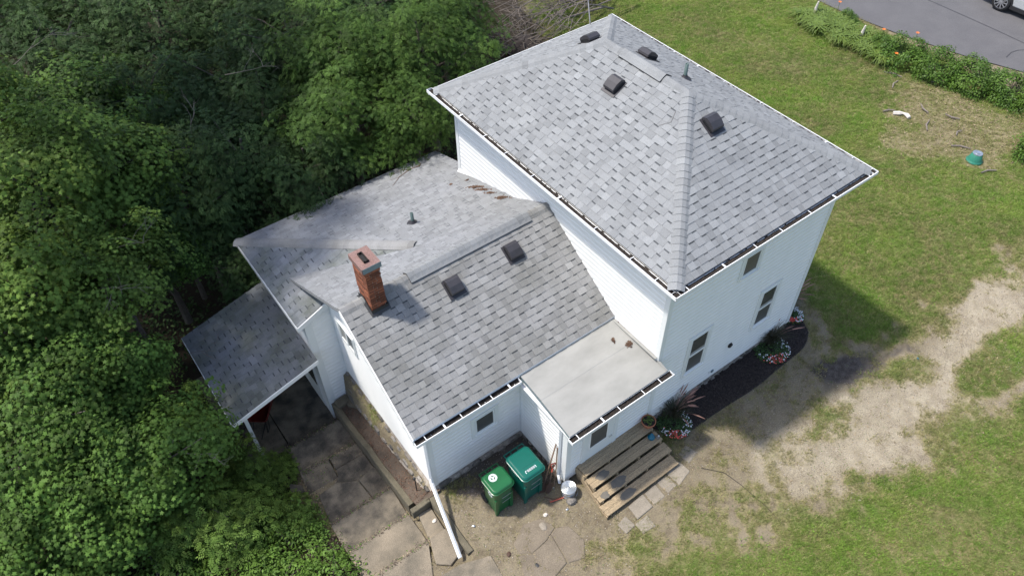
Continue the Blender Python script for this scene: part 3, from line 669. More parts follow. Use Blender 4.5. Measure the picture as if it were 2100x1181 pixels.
# ---- wall cladding in laps
def clad(O, U, Nrm, poly, holes=(), lap=.122, name='siding', m=None, th=.028):
    O, U, Nrm = Vector(O), Vector(U).normalized(), Vector(Nrm).normalized(); Z = Vector((0,0,1)); mb = MB()
    z0 = min(p[1] for p in poly); z1 = max(p[1] for p in poly)
    if sum(poly[i][0]*poly[(i+1) % len(poly)][1]-poly[(i+1) % len(poly)][0]*poly[i][1] for i in range(len(poly))) < 0: poly = poly[::-1]
    u0 = min(p[0] for p in poly); u1 = max(p[0] for p in poly); z = z0
    while z < z1-1e-3:
        q = clip_poly([(u0, z), (u1, z), (u1, z+lap), (u0, z+lap)], poly)
        if len(q) >= 3:
            gv = .042; f = lambda b: th; f2 = lambda b: th*max(.03,(z+lap-b)/gv)
            qf = clip_poly([(u0, z), (u1, z), (u1, z+lap-gv), (u0, z+lap-gv)], poly); qg = clip_poly([(u0, z+lap-gv), (u1, z+lap-gv), (u1, z+lap), (u0, z+lap)], poly)
            if len(qf) >= 3: mb.add([O+U*a+Z*b+Nrm*f(b) for a, b in qf], [tuple(range(len(qf)))])
            if len(qg) >= 3: mb.add([O+U*a+Z*b+Nrm*f2(b) for a, b in qg], [tuple(range(len(qg)))])
            lo = [p for p in q if abs(p[1]-z) < 1e-6]
            if len(lo) >= 2:
                a_, b_ = min(p[0] for p in lo), max(p[0] for p in lo)
                mb.add([O+U*a_+Z*z, O+U*b_+Z*z, O+U*b_+Z*z+Nrm*th, O+U*a_+Z*z+Nrm*th], [(0,1,2,3)])
        z += lap
    # solid backing
    vs = [O+U*a+Z*b-Nrm*.002 for a, b in poly]; mb.add(vs, [tuple(range(len(vs)))])
    return mb.build(name, m or M['white'], house)
zt = zs
clad((0,0,0),(0,1,0),(-1,0,0),[(0,1.0),(LL,1.0),(LL,zt),(0,zt)])
clad((0,0,0),(1,0,0),(0,-1,0),[(0.0,.264),(W,.264),(W,zt),(0.0,zt)])
clad((W,0,0),(0,1,0),(1,0,0),[(0,.264),(LL,.264),(LL,zt),(0,zt)])
clad((0,LL,0),(1,0,0),(0,1,0),[(0,-1.2),(W,-1.2),(W,zt),(0,zt)])
def corner(x, y, z0, z1, sx, sy, wd=.075):
    mb = MB(); mb.box(x+sx*.036, x-sx*wd, y+sy*.036, y+sy*.002, z0, z1); mb.box(x+sx*.002, x+sx*.036, y+sy*.002, y-sy*wd, z0, z1)
    mb.build('corner_post', M['trim'], house)
corner(0,0,.25,zt,-1,-1); corner(W,0,.25,zt,1,-1); corner(0,LL,.5,zt,-1,1); corner(W,LL,.25,zt,1,1)
# flared flashing where the wing meets the wall
mb = MB(); fy = [LL+.02+(4.75-LL-.02)*i/8 for i in range(9)]; fz = lambda y: 2.192+(3.408-2.192)/(8.532-4.645)*(8.532-y)
fw = [.09,.06,.035,.03,.025,.025,.022,.02,.018]
mb.add([(-.003,y,fz(y)+.14) for y in fy]+[(-fw[i],y,fz(y)+.018) for i,y in enumerate(fy)], [(i,i+1,9+i+1,9+i) for i in range(8)]); mb.build('step_flashing', M['trim'], house)

# ---- windows
def window(O, U, Nrm, u0, u1, z0, z1, kind='hung', trim=.105, sill=True, parent=house, sash=.03):
    O, U, Nrm = Vector(O), Vector(U).normalized(), Vector(Nrm).normalized(); Z = Vector((0,0,1))
    root = bpy.data.objects.new('window', None); COL.objects.link(root); root.parent = parent
    def bar(mb, a, b, c, d, n0, n1, m=0): # u a..b z c..d
        mb.obox(O+U*(a+b)/2+Z*(c+d)/2+Nrm*(n0+n1)/2, U*(b-a)/2, Nrm*(n1-n0)/2, Z*(d-c)/2, m)
    t = trim
    mb = MB(); bar(mb,u0-t,u0,z0-t*.9,z1+t*.9,.001,.046); bar(mb,u1,u1+t,z0-t*.9,z1+t*.9,.001,.046); bar(mb,u0,u1,z1,z1+t*.9,.001,.046); bar(mb,u0,u1,z0-t*.9,z0,.001,.046)
    # inner bevel lip
    for a,b,c,d in ((u0-.02,u0-.004,z0-.02,z1+.02),(u1+.004,u1+.02,z0-.02,z1+.02),(u0-.004,u1+.004,z1+.004,z1+.02)): bar(mb,a,b,c,d,.046,.058)
    mb.build('window_frame', M['trim'], root)
    if sill: mb = MB(); bar(mb,u0-.03,u1+.06,z0-.045,z0-.015,.046,.075); mb.build('window_sill', M['white'], root)
    def pane(a,b,c,d,n,m): mb = MB(); bar(mb,a,b,c,d,n-.002,n,0); return mb.build('pane', m, root)
    def sashf(a,b,c,d,n):
        mb = MB(); s=sash; bar(mb,a,a+s,c,d,n,n+.014); bar(mb,b-s,b,c,d,n,n+.014); bar(mb,a+s,b-s,c,c+s,n,n+.014); bar(mb,a+s,b-s,d-s,d,n,n+.014); mb.build('sash', M['trim'], root)
    if kind == 'hung':
        zm = (z0+z1)/2; pane(u0,u1,zm,z1,.031,M['glass']); sashf(u0,u1,zm-.01,z1,.0315); pane(u0,u1,z0,zm,.0285,M['screen']); sashf(u0,u1,z0,zm-.012,.029)
        mb = MB(); bar(mb,u0+.03,u1-.03,zm+.03,zm+.09,.0315,.033); mb.build('inner_ledge', M['blind'], root)
    elif kind == 'slider':
        um = (u0+u1)/2; pane(u0,um,z0,z1,.029,M['glass']); sashf(u0,um,z0,z1,.0295); pane(um,u1,z0,z1,.032,M['blind']); sashf(um,u1,z0,z1,.0325)
    else:
        pane(u0,u1,z0,z1,.029,M['screen']); sashf(u0,u1,z0,z1,.0295)
F_ = ((0,0,0),(1,0,0),(0,-1,0))
window(*F_,2.02,2.47,3.50,4.06,'one',.09)
window(*F_,3.06,3.55,1.225,2.355,'hung',.10); window(*F_,.925,1.435,1.21,2.36,'hung',.095)
# wall lamp, socket
mb = MB(); mb.box(2.33,2.42,-.05,-.014,1.04,1.15); mb.box(2.34,2.41,-.085,-.05,1.10,1.15); mb.box(2.345,2.405,-.07,-.05,1.045,1.10,1); mb.build('wall_lamp', [M['black'], M['glass']], house)
mb = MB(); mb.box(1.86,2.02,-.035,-.014,.44,.54); mb.box(1.93,1.99,-.06,-.035,.45,.52,1); mb.build('vent_cover', [M['trim'], M['cap_metal']], house)

# ================= WING
YR, ZR, YW, XW = 3.537, 4.027, 1.509, -4.499
KF, KS, KL = .652, .558, .313
YK, ZK = 4.645, 3.408; XH, Y2, Z2 = -5.298, 8.532, 2.192; XT = -2.464; S2 = (ZK-Z2)/(XT-XH); XR = -4.85
zf = lambda y: ZR-KF*(YR-y); zs_ = lambda y: ZR-KS*(y-YR); z1_ = lambda y: Z2+(ZK-Z2)/(Y2-YK)*(Y2-y); z2_ = lambda x: Z2+S2*(x-XH)
yval = lambda x: YR+(ZR-z2_(x))/KS        # valley
YE = 1.285
mb = MB()
front = [(XR,YE),(-.0,YE),(-.0,YR),(XR,YR)]
mb.prism([(x,y,zf(y)) for x,y in front], (0,0,-.10), 0, 1, 1)
wing_roof = mb.build('wing_roof', [M['felt'], M['white']], house)
shingle_field(wing_roof, SO, (0,YE,zf(YE)), (-1,0,0), (0,1,KF), [(0,0),(4.85,0),(4.85,(YR-YE)*math.sqrt(1+KF*KF)),(0,(YR-YE)*math.sqrt(1+KF*KF))], 1, seed=11)
# steep rear slope P3
p3 = [(0,YR),(0,YK),(XT,YK),(XR,yval(XR)),(XR,YR)]
mb = MB(); mb.prism([(x,y,zs_(y)) for x,y in p3][::-1], (0,0,-.09), 0, 1, 1); rear_roof = mb.build('rear_roof', [M['felt'], M['shingle_rear']], house)
s_ = math.sqrt(1+KS*KS)
yl = yval(XR); 
shingle_field(rear_roof, SR, (XR,yl,zs_(yl)), (1,0,0), (0,-1,KS), [(0,0),(XT-XR,(yl-YK)*s_),(XT-XR,(yl-YR)*s_),(0,(yl-YR)*s_)], .6, seed=12, tone0=.55)
n0_ = math.ceil((yl-YK)*s_/EXPO)*EXPO
shingle_field(rear_roof, SR, (XR,yl,zs_(yl)), (1,0,0), (0,-1,KS), [(XT-XR,(yl-YK)*s_),(0-XR,(yl-YK)*s_),(0-XR,(yl-YR)*s_),(XT-XR,(yl-YR)*s_)], .6, seed=17, tone0=.55)
# low rear slope P1
sl1 = math.sqrt(1+KL*KL)
mb = MB(); mb.prism([(x,y,z1_(y)) for x,y in [(XH,Y2),(XT,YK),(0,YK),(0,Y2)]][::-1], (0,0,-.10), 0, 1, 1)
mb.prism([(x,y,z1_(y)) for x,y in [(0.002,Y2),(0.002,LL+.03),(.251,LL+.03),(.251,Y2)]][::-1], (0,0,-.10), 0, 1, 1)
low_roof = mb.build('low_rear_roof', [M['felt'], M['white']], house)
shingle_field(low_roof, SR, (XH,Y2,Z2), (1,0,0), (0,-1,KL), [(0,0),(-XH,0),(-XH,(Y2-YK)*sl1),(XT-XH,(Y2-YK)*sl1)], .6, seed=13, tone0=.55)
shingle_field(low_roof, SR, (0,Y2,Z2), (1,0,0), (0,-1,KL), [(0,0),(.251,0),(.251,(Y2-LL-.03)*sl1),(0,(Y2-LL-.03)*sl1)], .6, seed=14, tone0=.55)
# hip end P2
p2 = [(XH,5.27),(-4.52,5.27),(-4.52,yval(-4.52)),(XT,YK),(XH,Y2)]
mb = MB(); mb.prism([(x,y,z2_(x)) for x,y in p2], (0,0,-.10), 0, 1, 1); hip_roof = mb.build('hip_end_roof', [M['felt'], M['white']], house)
sl2 = math.sqrt(1+S2*S2)
yh = lambda x: Y2+(YK-Y2)*(x-XH)/(XT-XH)
for pp, sd_ in (([(XH,5.27),(-4.52,5.27),(-4.52,yh(-4.52)),(XH,Y2)],15),([(-4.52,yval(-4.52)),(XT,YK),(-4.52,yh(-4.52))],18)):
    shingle_field(hip_roof, SS, (XH,Y2,Z2), (0,-1,0), (1,0,S2), [((Y2-y), (x-XH)*sl2) for x, y in pp], .6, seed=sd_, tone0=.6)
# caps: hip, ridge, ridge vent
n1 = Vector((0,KL,1)); n2 = Vector((-S2,0,1)); nf_ = Vector((0,-KF,1)); nr_ = Vector((0,KS,1))
caps(hip_roof, (XH,Y2,Z2), (XT-.1,YK+.13,ZK-.02), n1, n2, .14, SO, seed=21)
caps(wing_roof, (XR,YR,ZR), (-.02,YR,ZR), nf_, nr_, .145, SO, seed=22)
ridge_vent(wing_roof, (-3.42,YR,ZR+.012), (-.55,YR,ZR+.012), nf_, nr_)
for c in ((-2.72,3.05),(-1.27,3.10)): box_vent((c[0],c[1],zf(c[1])), nf_, (0,1,0))
pipe((-2.105,5.647,z1_(5.647)), .30, .036)
# rake boards of the gable
mb = MB()
def rake(mb, a, b, h=.15, t=.022, s=Vector((-1,0,0))):
    a, b = Vector(a), Vector(b); mb.add([a+s*t,b+s*t,b+s*t-Vector((0,0,h)),a+s*t-Vector((0,0,h)),a,b,b-Vector((0,0,h)),a-Vector((0,0,h))],
        [(0,1,2,3),(7,6,5,4),(0,4,5,1),(2,6,7,3),(1,5,6,2),(0,3,7,4)])
rake(mb,(XR,YR,ZR),(XR,YE-.02,zf(YE-.02))); mb.build('rake_board', M['white'], house); mb = MB(); rake(mb,(XR,yval(XR)-.02,zs_(yval(XR)-.02)-.03),(XR,YR,ZR-.03),.04,.004); mb.build('rake_edge', M['shingle_rear'], house)
mb = MB(); rake(mb,(XH+.0,5.262,Z2-.01),(-4.5,5.262,z2_(-4.5)-.01),.13,.02,Vector((0,-1,0))); mb.box(XH-.02,XH,5.24,Y2,Z2-.13,Z2); mb.box(XH,.25,Y2,Y2+.02,Z2-.13,Z2); mb.build('fascia', M['white'], house)
gutter((XR-.01,YE-.135,2.505),(-2.50,YE-.135,2.505),(0,1,0),seed=5,nh=6,fl=.02)
mb = MB(); mb.box(XW,-2.26,YE+.01,YW,2.33,2.34); mb.build('soffit', M['white'], house)
# walls of the wing
mb_ = clad((0,YW,0),(1,0,0),(0,-1,0),[(XW,.162),(-2.258,.162),(-2.258,2.50),(XW,2.50)])
clad((XW,0,0),(0,1,0),(-1,0,0),[(YW,.06),(5.315,.06),(5.315,zs_(5.315)-.09),(YR,ZR-.09),(YW,zf(YW)-.09)])
clad((XW,0,0),(0,1,0),(-1,0,0),[(5.315,2.2),(6.2,2.2),(6.2,zs_(6.2)-.09),(5.315,zs_(5.315)-.09)])
clad((-2.258,0,0),(0,1,0),(-1,0,0),[(0,.114),(YW,.114),(YW,2.36),(0,2.36)])
clad((0,0,0),(1,0,0),(0,-1,0),[(-2.258,.114),(0,.114),(0,2.36),(-2.258,2.36)])
clad((-5.12,0,0),(0,1,0),(-1,0,0),[(5.315,-1.40),(8.4,-1.40),(8.4,2.18),(5.315,2.18)])
clad((0,5.315,0),(1,0,0),(0,-1,0),[(-5.12,-.80),(XW,-.80),(XW,z2_(XW)-.1),(-5.12,z2_(-5.12)-.1)])
clad((0,8.4,0),(1,0,0),(0,1,0),[(-5.12,-1.4),(.2,-1.4),(.2,2.18),(-5.12,2.18)])
clad((0.2,0,0),(0,1,0),(1,0,0),[(LL,-1.4),(8.4,-1.4),(8.4,2.2),(LL,2.7)])
corner(XW,YW,.15,2.5,-1,-1); corner(-2.258,0,.10,2.36,-1,-1,.085); corner(-5.12,5.315,-1.42,2.15,-1,-1,.13)
mb = MB(); mb.box(XW-.04,XW-.002,5.24,5.28,-.2,2.9); mb.box(-.03,.05,-.038,-.002,.27,2.33); mb.box(-2.31,-2.24,YW-.045,YW-.002,.16,2.3); mb.build('wall_trim', M['trim'], house)
window((0,YW,0),(1,0,0),(0,-1,0),-3.42,-2.96,1.11,1.61,'one',.105)
window((XW,0,0),(0,1,0),(-1,0,0),4.27,4.90,1.70,2.22,'slider',.07,False)
# door (front of the entry)
door = bpy.data.objects.new('door', None); COL.objects.link(door); door.parent = house
mb = MB(); mb.box(-1.78,-1.04,-.044,-.012,.415,2.2); mb.build('door_panel', M['trim'], door)
mb = MB()
for a,b in ((-1.89,-1.78),(-1.04,-.94)): mb.box(a,b,-.052,-.012,.36,2.25)
mb.box(-1.89,-.94,-.052,-.012,2.2,2.27); mb.build('door_frame', M['trim'], door)
mb = MB(); mb.box(-1.68,-1.24,-.048,-.044,.84,1.40); mb.build('pane', M['screen'], door)
mb = MB()
for a,b,c,d in ((-1.71,-1.68,.81,1.43),(-1.24,-1.21,.81,1.43),(-1.68,-1.24,.81,.84),(-1.68,-1.24,1.40,1.43)): mb.box(a,b,-.055,-.044,c,d)
mb.box(-1.78,-1.04,-.10,-.052,.385,.41); mb.build('pane_moulding', M['white'], door)
mb = MB(); mb.tube([(-1.10,-.04,.80),(-1.10,-.075,.80)],.012); mb.tube([(-1.10,-.075,.80),(-1.18,-.08,.80)],.010); mb.build('door_handle', M['galv'], door)
# entry roof: rolled roofing
zp = lambda y: 2.49-.062*(1.21-y)
mb = MB(); ys_ = [1.34,.62,.60,-.30]; z_t = [zp(1.34)+.012, zp(.62)+.01, zp(.60)+.004, zp(-.30)+.004]
xa = [-2.44,-2.45,-2.45,-2.50]; xb = [.0,.0,.0,-.02]
mb.add([(xa[i],ys_[i],z_t[i]) for i in range(4)]+[(xb[i],ys_[i],z_t[i]) for i in range(4)]+[(-2.50,-.30,2.33),(-.02,-.30,2.33),(-2.44,1.34,2.42),(0,1.34,2.42)],
       [(1,0,4,5),(2,1,5,6),(3,2,6,7),(3,7,9,8),(0,3,8,10),(7,4,11,9),(8,9,11,10)],[0,0,0,1,1,1,1])
entry_roof = mb.build('entry_roof', [M['membrane'], M['cap_metal']], house)
mb = MB(); mb.box(-.10,.0,.0,1.22,zp(1.2)+.012,zp(1.2)+.03)
mb.add([(.0,.0,2.44),(.0,-.02,2.44),(-.02,-.3,2.40),(-.06,-.3,2.41),(-.06,.0,2.45)], [(0,1,2,3,4)], 0)
mb.build('wall_flashing', M['membrane'], entry_roof)
gutter((-2.53,-.435,2.375),(.03,-.435,2.375),(0,1,0),seed=6,nh=5,fl=.03)
mb = MB(); mb.box(-2.5,-.02,-.296,-.288,2.27,2.40); mb.box(-2.50,-2.26,-.288,1.2,2.30,2.33); mb.box(-2.26,-.02,-.288,-.02,2.30,2.33); mb.build('fascia', M['white'], house)
# ---- chimney
chim = bpy.data.objects.new('chimney', None); COL.objects.link(chim); chim.parent = house
cx0,cx1,cy0,cy1 = -4.342,-4.035,3.255,3.725; zb, ztp = 3.70, 4.915
mb = MB(); mb.box(cx0+.012,cx1-.012,cy0+.012,cy1-.012,zb,ztp); mb.build('chimney_core', M['mortar'], chim)
rs = random.Random(4); bh = .062; row = 0; z = 3.78
def brickrow(p0, d, nrm, Ln, z, off):
    u = -off; 
    while u < Ln-.01:
        bl = .195 if rs.random() < .8 else .095
        a, b = max(0, u), min(Ln, u+bl-.012)
        if b-a > .02:
            mb = MB(); c = Vector(p0)+Vector(d)*((a+b)/2)+Vector((0,0,z+bh/2))-Vector(nrm)*.012
            mb.obox(c+Vector(nrm)*rs.uniform(-.004,.004), Vector(d)*(b-a)/2, Vector(nrm)*.016, Vector((0,0,(bh-.015)/2)), 0, rs.choice((.1,.3,.5,.6,.8,1)))
            mb.build('brick', M['brick'], chim)
        u += bl
while z+bh < ztp:
    o1 = .1*(row % 2)
    brickrow((cx0,cy0,0),(1,0,0),(0,-1,0),cx1-cx0,z,o1*.7); brickrow((cx0,cy0+.03,0),(0,1,0),(-1,0,0),cy1-cy0-.06,z,.1-o1)
    if row > 6: brickrow((cx1,cy0+.03,0),(0,1,0),(1,0,0),cy1-cy0-.06,z,.1-o1); brickrow((cx0,cy1,0),(1,0,0),(0,1,0),cx1-cx0,z,.05)
    z += bh; row += 1
mb = MB(); mb.box(cx0-.035,cx1+.035,cy0-.01,cy1+.025,ztp,ztp+.115); mb.build('chimney_cap', M['capstone'], chim)
mb = MB(); mb.box(cx0-.02,cx1+.037,cy0-.016,cy0-.0105,ztp-.01,ztp+.112); mb.build('cap_band', M['cap_metal'], chim)
mb = MB(); fx0,fx1,fy0,fy1 = -4.255,-4.165,3.36,3.62; zc = ztp+.115
for a in ((fx0,fx1,fy0,fy0+.015),(fx0,fx1,fy1-.015,fy1),(fx0,fx0+.015,fy0,fy1),(fx1-.015,fx1,fy0,fy1)): mb.box(*a,zc,zc+.05)
mb.box(fx0+.015,fx1-.015,fy0+.015,fy1-.015,zc+.001,zc+.004,1); mb.build('flue', [M['debris'], M['black']], chim)
mb = MB(); f = .018
for pts in ([(cx0-f,cy0-f),(cx1+f,cy0-f)],[(cx0-f,cy1+f),(cx0-f,cy0-f)],[(cx1+f,cy0-f),(cx1+f,cy1+f)]):
    seg = 8; a, b = Vector(pts[0]), Vector(pts[1]); vs = []
    for i in range(seg+1):
        p = a.lerp(b, i/seg); zz = zf(p.y) if p.y < YR else zs_(p.y); q = p+(Vector((p.x+4.19, p.y-3.49)).normalized())*.05
        vs += [(p.x,p.y,zz+.115),(p.x,p.y,zz+.035),(q.x,q.y,(zf(q.y) if q.y < YR else zs_(q.y))+.026)]
    mb.add(vs, [(i*3+k,i*3+k+1,(i+1)*3+k+1,(i+1)*3+k) for i in range(seg) for k in range(2)])
mb.build('chimney_flashing', M['flash'], chim)
# ---- carport roof and its post
XC0, XC1, ZC0, ZC1 = -5.16, -7.30, 1.22, .68; KC = (ZC0-ZC1)/(XC0-XC1)
zc_ = lambda x: ZC1+KC*(x-XC1)
mb = MB(); mb.prism([(x,y,zc_(x)) for x,y in [(XC1,4.99),(XC0,5.03),(XC0,7.95),(XC1,7.95)]], (0,0,-.07), 0, 1, 2)
cr = mb.build('carport_roof', [M['felt'], M['white'], M['deadwood']], house)
slc = math.sqrt(1+KC*KC)
shingle_field(cr, SS, (XC1,7.95,ZC1), (0,-1,0), (1,0,KC), [(0,0),(2.96,0),(2.93,(XC0-XC1)*slc),(0,(XC0-XC1)*slc)], .7, seed=16, tone0=.45)
mb = MB(); rake(mb,(XC1,4.985,ZC1+.008),(XC0,5.025,ZC0+.008),.11,.022,Vector((0,-1,0))); mb.box(XC1-.02,XC1,4.97,7.95,ZC1-.10,ZC1+.005); mb.build('fascia', M['white'], house)
mb = MB(); mb.box(-7.04,-6.96,5.35,5.43,-1.42,ZC1-.02); mb.obox((-6.86,5.39,.45),(.14,0,.16),(0,.02,0),(-.015,0,.015)); mb.build('carport_post', M['trim'], house)
mb = MB(); mb.box(-7.04,-6.96,7.6,7.68,-1.42,ZC1-.02); mb.box(-7.06,-6.94,5.3,7.8,ZC1-.09,ZC1-.0); mb.build('carport_beam', M['trim'], house)
mb = MB(); mb.box(-5.16,-5.132,5.72,6.52,-1.38,.45); mb.build('side_door', M['trim'], house)
mb = MB(); mb.box(-5.172,-5.161,5.82,6.42,-.6,.35); mb.build('pane', M['glass'], house)

# ---- place shingles: largest as single pieces, the rest one mesh per roof part
order = sorted(range(len(PIECES)), key=lambda i: -PIECES[i][0]); top = set(order[:300])
rest = {}
for i, (rank, vs, fs, mi, tn, part, mats) in enumerate(PIECES):
    if i in top:
        mb = MB(); mb.add(vs, fs, mi, tn); mb.build('shingle', mats, part)
    else:
        rest.setdefault(part.name, (part, mats, MB()))[2].add(vs, fs, mi, tn)
for k, (part, mats, mb) in rest.items(): o = mb.build('shingles', mats, part); o['kind'] = 'stuff'
print('shingles', len(PIECES))
# ---- foundations with stones
def foundation(O, U, Nrm, Ln, z0f, z1f, seed=0, bulge=.0, sz=.2, nm='foundation'):
    rs = random.Random(seed); O, U, Nrm = Vector(O), Vector(U).normalized(), Vector(Nrm).normalized(); Z = Vector((0,0,1))
    mb = MB(); n_ = 10
    for i in range(n_):
        a, b = Ln*i/n_, Ln*(i+1)/n_
        mb.add([O+U*a+Z*z0f(a)+Nrm*bulge, O+U*b+Z*z0f(b)+Nrm*bulge, O+U*b+Z*z1f(b)-Nrm*.01, O+U*a+Z*z1f(a)-Nrm*.01], [(0,1,2,3)])
    base = mb.build(nm, M['mortar'], house)
    u = 0
    while u < Ln-.04:
        wd = min(rs.uniform(.6, 1.3)*sz, Ln-u); z = z0f(u+wd/2); zt_ = z1f(u+wd/2)-.01
        while z < zt_-.03:
            h = min(rs.uniform(.45, .8)*sz, zt_-z); t = (z+h/2-z0f(u))/max(.05, (z1f(u)-z0f(u)))
            c = O+U*(u+wd/2)+Z*(z+h/2)+Nrm*(bulge*(1-t)+rs.uniform(-.005,.02))
            k = rs.uniform(5, 8); k = int(k); vs = [c+Nrm*.035*rs.uniform(.5,1.2)]; r1, r0 = [], []
            for q in range(k):
                an = 2*math.pi*q/k+rs.uniform(-.2,.2); ru = (wd/2-.008)*rs.uniform(.8,1.05); rz = (h/2-.006)*rs.uniform(.8,1.05)
                r1.append(c+U*math.cos(an)*ru*.75+Z*math.sin(an)*rz*.75+Nrm*.028); r0.append(c+U*math.cos(an)*ru+Z*math.sin(an)*rz-Nrm*.02)
            vs += r1+r0; fs = [(0,1+q,1+(q+1) % k) for q in range(k)]+[(1+q,1+k+q,1+k+(q+1) % k,1+(q+1) % k) for q in range(k)]
            mb = MB(); mb.add(vs, fs, 0, rs.random()); mb.build('stone', M['stone'], base)
            z += h
        u += wd
foundation((XW-.02,YW,0),(0,1,0),(-1,0,0),3.8,lambda u: float(np.interp(YW+u,[1.38,1.7,5.3],[-.1,-.16,-.80])),lambda u: .07,1,.19,.34)
foundation((XW,YW+.0,0),(1,0,0),(0,-1,0),2.24,lambda u: -.06,lambda u: .17,2,.10,.34)
foundation((0.03,0,0),(1,0,0),(0,-1,0),W-.03,lambda u: -.04,lambda u: .27,3,.0,.26)
foundation((-2.258,0,0),(0,1,0),(-1,0,0),1.5,lambda u: -.08,lambda u: .12,4,.0,.2)
foundation((-5.12,5.315,0),(1,0,0),(0,-1,0),.62,lambda u: -1.2,lambda u: -.80,5,.0,.2)
foundation((W,0,0),(0,1,0),(1,0,0),LL,lambda u: -.2,lambda u: .27,6,.0,.3)
# downspouts (part of the house down to the elbow)
mb = MB()
mb.tube([(-4.60,1.20,2.42),(-4.58,1.42,2.28),(-4.575,1.45,2.1),(-4.575,1.45,.62)], .036, 4); mb.build('downspout', M['gutter'], house)
mb = MB(); mb.tube([(-2.40,-.20,2.29),(-2.33,.16,2.15),(-2.31,.16,2.0),(-2.31,.16,.18),(-2.36,.03,.03)], .036, 4); mb.build('downspout', M['gutter'], house)
mb = MB(); mb.tube([(W+.42,LL+.0,4.8),(W+.06,LL-.1,4.5),(W+.06,LL-.1,.2)], .036, 4); mb.build('downspout', M['gutter'], house)
# ================================================================= THINGS AROUND THE HOUSE
rs = random.Random(21)
# white drain pipe across the slabs
mb = MB(); mb.tube([(-4.578,1.452,.60),(-4.60,1.40,.50),(-4.915,-.05,.045)], [.038,.04,.04], 4)
o = mb.build('drain_pipe', M['gutter'], org=None); tag(o, 'long white downspout extension running from the house corner over the slabs to the dirt', 'drain pipe')
